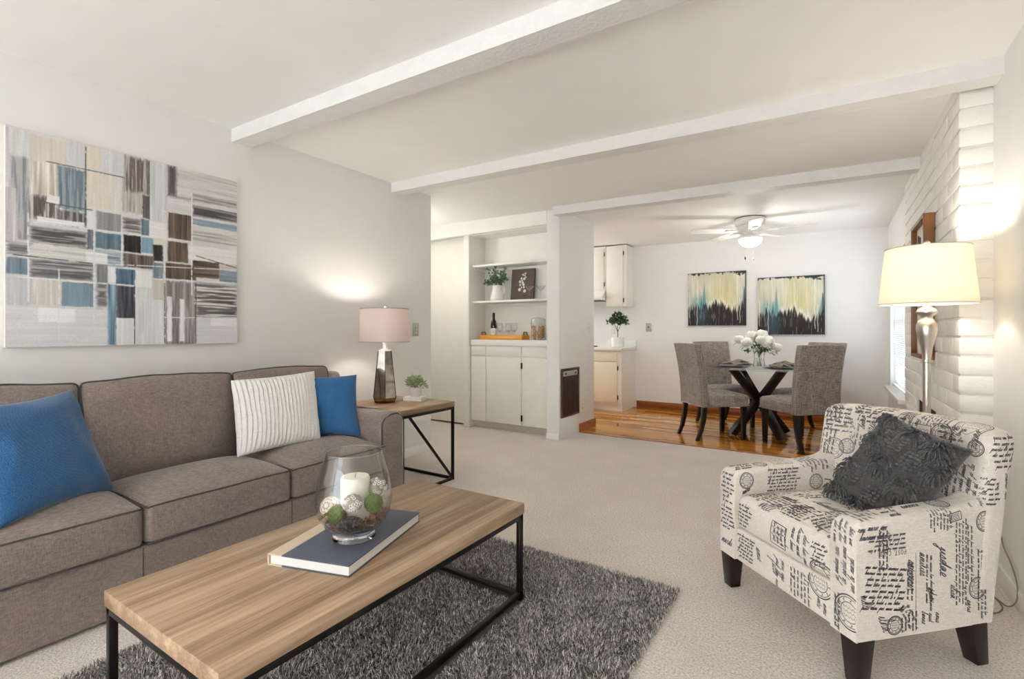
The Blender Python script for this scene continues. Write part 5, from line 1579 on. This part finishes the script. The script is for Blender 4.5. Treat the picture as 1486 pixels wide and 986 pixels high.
add('back_panel', B().box(.0004, .003, -hy + .022, hy - .022, -hz + .022, hz - .022), HD, ht)
for y0 in (-.195, -.06, .075):
    b = B()
    for k in range(26):
        z = -hz + .035 + k * .0148
        b.box(.0035, .011, y0, y0 + .122, z, z + .004, Matrix.Identity(4))
    add('louvre_slats', b, HB, ht)
wall_plate('white light switch on the wing wall above the heater', 'light switch', (-2.42, 5.40, 1.183), PI / 2, 'switch', m=None)
wall_plate('ivory power outlet low on the wing wall beside the heater', 'power outlet', (-2.42, 5.243, .307), PI / 2, 'outlet')

# ------------------------------------------------------------------ kitchen corner
kb = thing('kitchen_base_cabinet', 'cream kitchen base cabinet end with one door and drawer', 'cabinet', (-2.73, YB, 0))
KX0, KX1, KY = -.235, .205, -.60
add('body', B().box(KX0, KX1, KY + .012, -.001, .10, .872), CABP, kb)
add('toe_kick', B().box(KX0, KX1 - .004, KY + .05, -.001, 0, .0995), TRIMP, kb)
d_ = add('door', B().box(KX0 + .012, KX1 - .06, KY - .006, KY + .0115, .13, .70), CABY, kb, bev=.003)
for z in (.20, .62): add('hinge', B().box(KX1 - .058, KX1 - .044, KY - .002, KY + .0115, z - .03, z + .03), HINGE, d_, bev=.002)
add('drawer_front', B().box(KX0 + .012, KX1 - .06, KY - .006, KY + .0115, .715, .845), CABY, kb, bev=.003)
b = B(); b.box(-2.975, -2.505, YB - .63, YB - .001, .873, .912); b.box(-2.975, -2.505, YB - .022, YB - .001, .912, 1.01)
tag(add('kitchen_countertop', b, LAMINATE, None, bev=.003), 'white kitchen countertop with low backsplash behind the small tree', 'countertop')
rg = thing('kitchen_range', 'white kitchen range half hidden behind the wing wall', 'stove', (-3.36, YB, 0))
add('body', B().box(-.38, .38, -.62, -.002, 0.0, .905), LAMINATE, rg, bev=.006)
for (x, y) in ((-.2, -.45), (.2, -.45), (-.2, -.18), (.2, -.18)):
    b = B(); b.tube([(x + .085 * math.cos(2 * PI * k / 24), y + .085 * math.sin(2 * PI * k / 24), .915) for k in range(24)], .008, 6, closed=True)
    b.tube([(x - .08, y, .915), (x + .08, y, .915)], .006, 6); b.tube([(x, y - .08, .915), (x, y + .08, .915)], .006, 6)
    add('burner', b, HD, rg)
UPZ = 2.40
for (x0, x1, z0, lab) in ((-2.865, -2.545, 1.52, 'tall white upper kitchen cabinet beside the range hood'), (-3.70, -2.872, 1.77, 'short white upper kitchen cabinet above the range hood')):
    uc = thing('kitchen_upper_cabinet', lab, 'cabinet', ((x0 + x1) / 2, YB, z0), group=None)
    w_ = (x1 - x0) / 2
    zt = cz(x1) - z0 - .018
    add('body', B().box(-w_, w_, -.32, -.001, 0, zt), CABP, uc)
    n_ = 1 if x1 - x0 < .4 else 2
    for k in range(n_):
        a0 = -w_ + .012 + k * (2 * w_ - .012) / n_; a1 = -w_ + (k + 1) * (2 * w_ - .012) / n_ - (.04 if n_ == 1 else .014)
        d_ = add('door', B().box(a0, a1, -.338, -.3205, .018, zt - .03), CABP, uc, bev=.003)
        for z in (.09, zt - .12): add('hinge', B().box(a1 + .001, a1 + .013, -.334, -.3205, z - .03, z + .03), HINGE, d_, bev=.002)
hd = thing('range_hood', 'white slanted range hood under the short upper cabinet', 'range hood', (-3.285, YB, 1.62))
add('hood_shell', B().prism([(-.001, 0), (-.46, 0), (-.46, .04), (-.33, .148), (-.001, .148)], 'x', -.41, .41), TRIMP, hd, bev=.004)
add('filter', B().box(-.36, .36, -.42, -.05, -.006, -.0005), HB, hd)
wall_plate('ivory outlet on the kitchen wall above the counter', 'power outlet', (-2.876, YB, 1.165), 0, 'outlet')
wall_plate('grey metal wall plate with a dark jack on the dining back wall', 'wall jack', (-2.315, YB, 1.21), 0, 'jack', .085, .125, PLATE)
kp = thing('potted_tree', 'small dark green topiary tree in a white pot on the kitchen counter', 'plant', (-2.665, 6.98, .912))
add('pot', B().lathe([(0, 0), (.08, 0), (.092, .008), (.097, .15), (.09, .15), (.085, .02), (0, .02)], 32), WCER, kp, 50)
add('soil', B().lathe([(0, .128), (.088, .126), (.088, .12), (0, .12)], 24), plain('soil', S(56, 42, 34), .95), kp)
b = B(); b.tube([(0, 0, .12), (.006, 0, .2), (-.004, 0, .32)], .006, 6); b.tube([(0, 0, .22), (.05, .0, .34)], .004, 5); b.tube([(0, 0, .24), (-.06, .02, .35)], .004, 5); add('trunk', b, plain('bark', S(84, 64, 46), .9), kp)
b = B(); rng = random.Random(14)
for cx_, cy_, c_z, r_ in ((-.07, 0, .36, .08), (.06, 0, .39, .09), (0, 0, .43, .08), (-.02, .02, .34, .08), (.09, .01, .34, .06)): foliage(b, (cx_, cy_, c_z), r_, 75, .045, .026, rng, up=.2)
add('foliage', b, LEAFD, kp, 0)

# ------------------------------------------------------------------ pair of dining room canvases
def drip_canvas(seed, shift):
    rng = np.random.default_rng(seed); W_, H_ = 150, 140
    u = np.linspace(0, 1, W_)[None, :]; v = np.linspace(0, 1, H_)[:, None]
    st = npnoise(H_, W_, 70, 2.2, rng, 2); st2 = npnoise(H_, W_, 25, 1.5, rng, 2)
    a = np.zeros((H_, W_, 3)); a[:] = (207, 204, 184)
    a += ((npnoise(H_, W_, 60, 20, rng) - .5) * 40)[..., None] * np.array((.8, .8, 1.0)) + ((st - .5) * 30)[..., None]
    warm = np.exp(-((u - .62) / .22) ** 2) * np.exp(-((v - .45) / .4) ** 2); a += warm[..., None] * np.array((4, 0, -26))
    def mixin(m, c):
        nonlocal a
        m = np.clip(m, 0, 1)[..., None]; a = a * (1 - m) + np.array(c) * m
    # pale teal veil and spires
    teal = np.clip((v - .22 - .25 * st) * 3, 0, 1) * np.exp(-((u - .2) / .17) ** 2); mixin(teal * .95, (104, 158, 166))
    for (x, w_, top, c) in ((.29, .035, .16, (86, 142, 150)), (.24, .05, .42, (60, 118, 130)), (.15, .02, .36, (110, 160, 160)), (.48, .025, .48, (70, 104, 116)), (.97, .05, .28, (58, 84, 96)), (.93, .05, .52, (110, 160, 165))):
        w2 = w_ * np.clip((v - top) / .5, 0, 1.2) + .001
        mixin(np.clip(1.4 - np.abs(u - x) / w2, 0, 1) * (v > top) * (.55 + .6 * st), c)
    left = np.clip((.05 - u) / .04, 0, 1) * (st2 > .5); mixin(np.clip((v - .3) * 2, 0, 1) * np.clip((u - .84) * 8, 0, 1) * .7, (112, 156, 164)); mixin(left * .5, (150, 140, 130))
    prof = .64 + .10 * np.exp(-((u - .1) / .1) ** 2) * -1 + .06 * np.sin(u * 9 + 1) - .07 * np.exp(-((u - .58) / .09) ** 2) + .03 * np.exp(-((u - .4) / .06) ** 2) - .12 * np.clip((u - .88) / .1, 0, 1)
    prof = prof + (npnoise(2, W_, 2, 5, rng)[0] - .5)[None, :] * .10
    mixin(np.clip((v - prof + .10 + (st - .5) * .12) * 9, 0, 1) * np.clip(1 - (v - prof) * 10, 0, 1) * ((u > .33) & (u < .8)) * (st2 > .42), (240, 240, 234))
    mixin(np.clip((v - prof + (st - .5) * .22) * 14, 0, 1), (44, 38, 36))
    mixin(np.clip((v - prof - .02) * 8, 0, 1) * np.exp(-((u - .24) / .11) ** 2) * .75 * np.clip(1.25 - v, 0, 1) * 2 * (.5 + st), (66, 104, 122))
    mixin((v > prof) * np.clip((st2 - .66) * 6, 0, .6), (150, 156, 160))
    for x, t0, t1 in ((.165, .5, 1), (.57, .1, .5), (.86, .05, .9), (.03, .4, .85), (.9, .5, .95)):
        mixin(np.clip(1.2 - np.abs(u - x - .004 * np.sin(v * 30)) / .008, 0, 1) * (v > t0) * (v < t1) * .75, (238, 238, 228))
    mixin(np.clip((.05 + (npnoise(H_, W_, 6, 6, rng) - .62) * .12 + .03 * np.sin(u * 5) ** 2 * (u > .5) - v) * 60, 0, 1), (50, 56, 60))
    mixin(np.clip((u - .975) * 80, 0, 1) * .7, (44, 52, 58))
    return srgb_lin(a)
for k, (x0, x1, z0, z1, lab) in enumerate(((-1.735, -.978, 1.230, 1.972, 'cream teal and black drip canvas hung nearer the kitchen'), (-.837, -.079, 1.108, 1.860, 'cream teal and black drip canvas hung lower, nearer the window'))):
    t = thing('drip_painting', lab, 'painting', (x0, YB, z0), group='pair of drip canvases on the dining wall')
    add('canvas_frame', B().box(0, x1 - x0, -.034, -.001, 0, z1 - z0), plain('canvas_side', S(70, 72, 72), .8), t)
    painted_grid('painted_face', x1 - x0, z1 - z0, 149, 139, drip_canvas(40 + k, k), PAINTM, t, Matrix.Translation((0, -.0345, 0)))

# ------------------------------------------------------------------ dining table
TCX, TCY = -.686, 6.13
dt = thing('dining_table', 'round glass top dining table on crossed dark wooden beams', 'table', (TCX, TCY, 0))
TG = thin_glass('table_glass', (.955, .98, .97), .7)
add('glass_top', B().lathe([(0, .738), (.545, .738), (.55, .741), (.55, .747), (.545, .75), (0, .75)], 72), TG, dt, 40)
for k in range(4):
    a = R(45 + 90 * k); ca, sa = math.cos(a), math.sin(a)
    # each beam runs from a foot up through the middle to the far side; the pairs cross at the hub
    b = B().beam((ca * .345, sa * .345, .0), (-ca * .02, -sa * .02, .415), .075, .085)
    for v_ in b.bm.verts: v_.co.z = max(v_.co.z, 0.0)
    add('lower_leg', b, ESPRESSO, dt, bev=.004)
    b = B().beam((ca * .02, sa * .02, .385), (ca * .33, sa * .33, .735), .07, .075)
    for v_ in b.bm.verts: v_.co.z = min(v_.co.z, .7375)
    add('upper_arm', b, ESPRESSO, dt, bev=.004)

# dining chairs
CHF = fabric('grey_brown_tweed', S(92, 84, 79), S(174, 163, 153), 150, bump=0.5, stretch=(1, 1, .05))
NAIL = plain('pewter_nail', S(176, 166, 152), .3, .9)
c0 = thing('dining_chair', 'grey tweed dining chair nearest the kitchen cabinets with its back to the viewer', 'chair', (0, 0, 0), 0, 'tweed dining chairs round the glass table')
# local +y is the way the chair faces
def sfn(p):
    q = p.copy(); u, v = p.x / .235, p.y / .225
    if p.z > 0: q.z += .03 * max(0, 1 - u ** 4) * max(0, 1 - v ** 4)
    q.x *= 1 + .03 * v
    return q
soft_obj('seat', (.235, .225, .06), .03, CHF, c0, (0, .045, .408), sfn, n=(10, 10, 4))
def bkf(p):
    q = p.copy(); w_ = (p.z + .335) / .67
    q.y -= .085 * w_ * w_ + .0 * w_
    q.y -= .012 * (p.x / .235) ** 2
    q.x *= .97 + .03 * w_
    return q
soft_obj('backrest', (.235, .042, .335), .02, CHF, c0, (0, -.218, .685), bkf, n=(12, 3, 16))
nl = B()
def nail(p, b): b.sphere(p, .0058, 6, 4)
for sx in (-1, 1):
    b = B()
    for k in range(34):
        z = -.325 + .65 * k / 33
        for yo in (-.026, .026):
            p = bkf(Vector((sx * .2365, yo, z))); nail((p.x, p.y - .218, p.z + .685), b)
    add('nail_studs', b, NAIL, c0)
    b = B()
    for k in range(22):
        y = -.19 + .40 * k / 21
        p = sfn(Vector((sx * .236, y, -.045))); nail((p.x, p.y + .045, p.z + .408), b)
    add('nail_studs', b, NAIL, c0)
b = B()
for k in range(24):
    x = -.22 + .44 * k / 23; p = sfn(Vector((x, .226, -.045))); nail((p.x, p.y + .045, p.z + .408), b)
add('nail_studs', b, NAIL, c0)
b = B()
for k in range(24):
    x = -.22 + .44 * k / 23; p = bkf(Vector((x, -.042, -.325))); nail((p.x, p.y - .218, p.z + .685), b)
add('nail_studs', b, NAIL, c0)
for sx in (-1, 1):
    add('leg', B().sweep([(sx * .20, .225, .0), (sx * .20, .225, .35)], [(.036, .036), (.05, .05)]), ESPRESSO, c0, bev=.003)
    add('leg', B().sweep([(sx * .195, -.305, 0), (sx * .195, -.262, .10), (sx * .195, -.235, .22), (sx * .195, -.225, .35)], [(.034, .034), (.038, .038), (.042, .044), (.046, .05)]), ESPRESSO, c0, bev=.003)
def face_rz(dx, dy): return math.atan2(dy, dx) - PI / 2
spots = [((-1.095, 5.755), (.74, .67), None),
         ((-.29, 5.71), (-.66, .75), 'grey tweed dining chair nearest the carpet with its back towards the window'),
         ((-1.10, 6.52), (.70, -.71), 'grey tweed dining chair nearest the wall jack, partly hidden by another chair'),
         ((-.27, 6.54), (-.70, -.71), 'grey tweed dining chair nearest the window corner, almost hidden behind another')]
for i, ((x, y), (dx, dy), lab) in enumerate(spots):
    if i == 0: c0.location = (x, y, 0); c0.rotation_euler = (0, 0, face_rz(dx, dy)); c0['label'] = 'grey tweed dining chair on the kitchen side nearest the carpet'
    else: dup(c0, (x, y, 0), face_rz(dx, dy), lab)

# place settings
CHG = plain('charger_slate', S(60, 66, 76), .3, .3); PLT = plain('grey_plate', S(120, 118, 116), .3); NAP = fabric('taupe_napkin', S(110, 98, 88), S(160, 148, 134), 300)
where = ['in front of the chair on the kitchen side nearest the carpet', 'in front of the chair with its back towards the window', 'in front of the chair nearest the wall jack', 'in front of the chair in the window corner']
for i, ((x, y), (dx, dy), lab) in enumerate(spots):
    d = Vector((TCX - x, TCY - y, 0)).normalized(); px, py = TCX - d.x * .33, TCY - d.y * .33
    t = tag(add('charger_plate', B().lathe([(0, 0), (.12, 0), (.165, .010), (.165, .014), (.12, .006), (0, .006)], 44), CHG, None, 50, loc=(px, py, .7505)), 'dark slate charger plate ' + where[i], 'charger plate', 'charger plates on the glass table')
    tag(add('dinner_plate', B().lathe([(0, 0), (.09, 0), (.13, .014), (.13, .018), (.09, .006), (0, .006)], 44), PLT, None, 50, loc=(px, py, .7575)), 'grey dinner plate ' + where[i], 'plate', 'dinner plates on the glass table')
    b = B(); rng = random.Random(60 + i)
    def nf(u, v, sd=i):
        x_, y_ = (u - .5) * .20, (v - .5) * .11
        pin = 1 - .55 * math.exp(-(x_ / .03) ** 2)
        hgt = .026 * math.exp(-(x_ / .05) ** 2) + .012 * (1 + math.sin(v * 26 + sd + u * 4)) * (1 - abs(v - .5) * 1.2)
        return (x_, y_ * pin, .012 + hgt * .9)
    b.grid(nf, 24, 24)
    o = add('napkin', b, NAP, None, 180, loc=(px, py, .764), rot=(0, 0, face_rz(dx, dy) + .3))
    m_ = o.modifiers.new('thick', 'SOLIDIFY'); m_.thickness = .006; m_.offset = -1
    tag(o, 'taupe napkin ' + where[i], 'napkin', 'napkins on the dinner plates')

# flowers
vz = .7502
fv = thing('flower_vase', 'clear glass flower vase in the middle of the dining table', 'vase', (TCX, TCY, vz))
add('glass_body', B().lathe([(0, 0), (.058, 0), (.062, .006), (.05, .09), (.055, .15), (.068, .19), (.0655, .19), (.0525, .15), (.0475, .09), (.0585, .01), (0, .008)], 36), CG, fv, 50)
WATER = thin_glass('water', (.93, .96, .95), .5)
add('water', B().lathe([(0, .0085), (.056, .0105), (.0465, .09), (.047, .10), (0, .10)], 28), WATER, fv, 50)
PETAL = plain('white_petal', S(248, 246, 238), .6, var=.03); STEMG = plain('green_stem', S(112, 136, 78), .6, var=.2); FLEAF = plain('peony_leaf', S(86, 118, 62), .55, var=.3, scale=30)
def bloom(b, c, r, up, rng):
    up = Vector(up).normalized(); s_ = up.orthogonal().normalized(); w_ = up.cross(s_)
    for ring, (n, el, sc) in enumerate(((8, -.75, .92), (8, -.25, 1.0), (8, .15, 1.0), (7, .5, .95), (6, .85, .88), (5, 1.15, .8), (3, 1.45, .7))):
        for k in range(n):
            a = 2 * PI * (k + .5 * ring) / n + rng.uniform(-.2, .2); lift = rng.uniform(.9, 1.12)
            rad = s_ * math.cos(a) + w_ * math.sin(a); tan = up.cross(rad)
            rows = []
            for i in range(4):
                t = i / 3
                e_ = el - .55 + .85 * t
                base = (rad * math.cos(e_) + up * math.sin(e_)) * r * sc * lift * (.80 + .18 * math.sin(t * PI * .75) + .10 * t)
                wd = r * .52 * math.sin((.22 + .66 * t) * PI)
                rows.append([b.v(Vector(c) + base + tan * wd * q - (rad * math.cos(e_) + up * math.sin(e_)) * (.14 * r * q * q)) for q in (-1, -.33, .33, 1)])
            for i in range(3):
                for j in range(3): b.face([rows[i][j], rows[i][j + 1], rows[i + 1][j + 1], rows[i + 1][j]])
rng = random.Random(77)
RIGHT = Vector((.8392, .5439, 0)); AWAY = Vector((-.5439, .8392, 0))
# blooms by their place in the bunch: across, away, height above the table
for (r_, a_, h_, s_) in ((-.27, .02, .335, .058), (-.215, -.06, .30, .060), (-.15, .03, .315, .055), (-.075, .05, .385, .060), (-.02, -.08, .33, .064), (.04, .0, .40, .062), (.035, -.10, .30, .058), (.10, -.04, .325, .064), (.165, .02, .30, .060), (.20, -.06, .245, .056), (.255, .0, .24, .056), (-.03, .10, .37, .058), (.11, .11, .35, .056)):
    c = RIGHT * (r_ * .78) + AWAY * a_ + Vector((0, 0, h_ * .92 + .0))
    t = thing('peony_stem', 'white peony standing in the glass vase on the dining table', 'flower', (TCX, TCY, vz), 0, 'white peonies in the flower vase')
    b = B(); foot = Vector((-c.x * .12, -c.y * .12, .012)); neck = Vector((c.x * .13, c.y * .13, .19)); 
    b.tube([foot, foot.lerp(neck, .5), neck, neck.lerp(c, .55) + Vector((0, 0, .03)), c - Vector((0, 0, s_ * .4))], .003, 6)
    add('stem', b, STEMG, t)
    b = B(); bloom(b, c, s_ * .92, c * .6 + Vector((0, 0, .25)), rng); add('bloom', b, PETAL, t, 60)
    b = B()
    for k in range(7):
        p = neck.lerp(c, rng.uniform(.25, .95)) + Vector((rng.uniform(-.03, .03), rng.uniform(-.03, .03), rng.uniform(-.06, -.01)))
        b.leaf(p, Vector((c.x * 3 + rng.uniform(-1, 1), c.y * 3 + rng.uniform(-1, 1), rng.uniform(-.7, .3))), Vector((0, 0, 1)), rng.uniform(.05, .085), rng.uniform(.02, .03))
    add('leaves', b, FLEAF, t, 0)

# ------------------------------------------------------------------ ceiling fan
FX, FY = -.77, 6.08; FZ = cz(FX)
FW = plain('fan_white', S(236, 235, 230), .35, var=.01)
fan = thing('ceiling_fan', 'white hugger ceiling fan with a lit glass bowl over the dining table', 'ceiling fan', (FX, FY, FZ))
add('canopy', B().lathe([(0, -.001), (.148, -.001), (.155, -.012), (.155, -.075), (.15, -.085), (.14, -.088), (0, -.088)], 48), FW, fan, 40)
b = B(); b.tube([(.1552 * math.cos(2 * PI * k / 48), .1552 * math.sin(2 * PI * k / 48), -.007) for k in range(48)], .003, 6, closed=True); add('shadow_gap_ring', b, HINGE, fan)  # dark ring stands in for the shadow line between canopy and ceiling
add('motor_housing', B().lathe([(0, -.089), (.125, -.089), (.13, -.10), (.13, -.13), (.11, -.15), (.08, -.165), (.07, -.19), (0, -.19)], 40), FW, fan, 40)
for k in range(5):
    a = R(208 + 72 * k)
    M_ = Matrix.Rotation(a, 4, 'Z') @ Matrix.Rotation(R(11), 4, 'X')
    b = B()
    pr = [(.19, -.052), (.22, -.06), (.55, -.07), (.62, -.066), (.645, -.045), (.652, 0), (.645, .045), (.62, .066), (.55, .07), (.22, .06), (.19, .052)]
    A_ = [b.v(M_ @ Vector((x, y, -.152))) for x, y in pr]; B_ = [b.v(M_ @ Vector((x, y, -.145))) for x, y in pr]
    b.face(A_[::-1]); b.face(B_)
    for i in range(len(pr)): b.face([A_[i], A_[(i + 1) % len(pr)], B_[(i + 1) % len(pr)], B_[i]])
    bl_ = add('blade', b, FW, fan)
    b = B(); M2 = Matrix.Rotation(a, 4, 'Z')
    b.prism([(.10, -.02), (.18, -.035), (.27, -.03), (.28, 0), (.27, .03), (.18, .035), (.10, .02)], 'z', -.163, -.157)
    bmesh.ops.transform(b.bm, matrix=M2 @ Matrix.Rotation(R(11), 4, 'X'), verts=b.bm.verts)
    add('blade_bracket', b, FW, fan)
add('light_fitter', B().lathe([(0, -.19), (.06, -.191), (.09, -.20), (.122, -.222), (.125, -.235), (.12, -.238), (0, -.238)], 40), FW, fan, 40)
FB = NM('lit_frosted_glass'); FB.set(base=(1, 1, 1, 1), emit=(1, .96, .9, 1), estr=5.0, rough=.3); FB = FB.m
add('glass_bowl', B().lathe([(.12, -.2385), (.121, -.25), (.108, -.28), (.078, -.308), (.04, -.322), (0, -.326)], 40), FB, fan, 60)
for (x, y, L, mm) in ((-.035, -.115, .20, HINGE), (.05, -.118, .215, FW)):
    b = B(); b.tube([(x, y, -.24), (x, y, -.24 - L)], .0014, 5)
    pc = add('pull_chain', b, CHROME, fan)
    add('fob', B().lathe([(0, 0), (.005, -.004), (.0085, -.02), (.006, -.034), (0, -.038)], 12), mm, pc, 60, loc=(x, y, -.24 - L))
lamp('fan_light', (FX, FY, FZ - .40), 9, (1, .95, .88), .10)
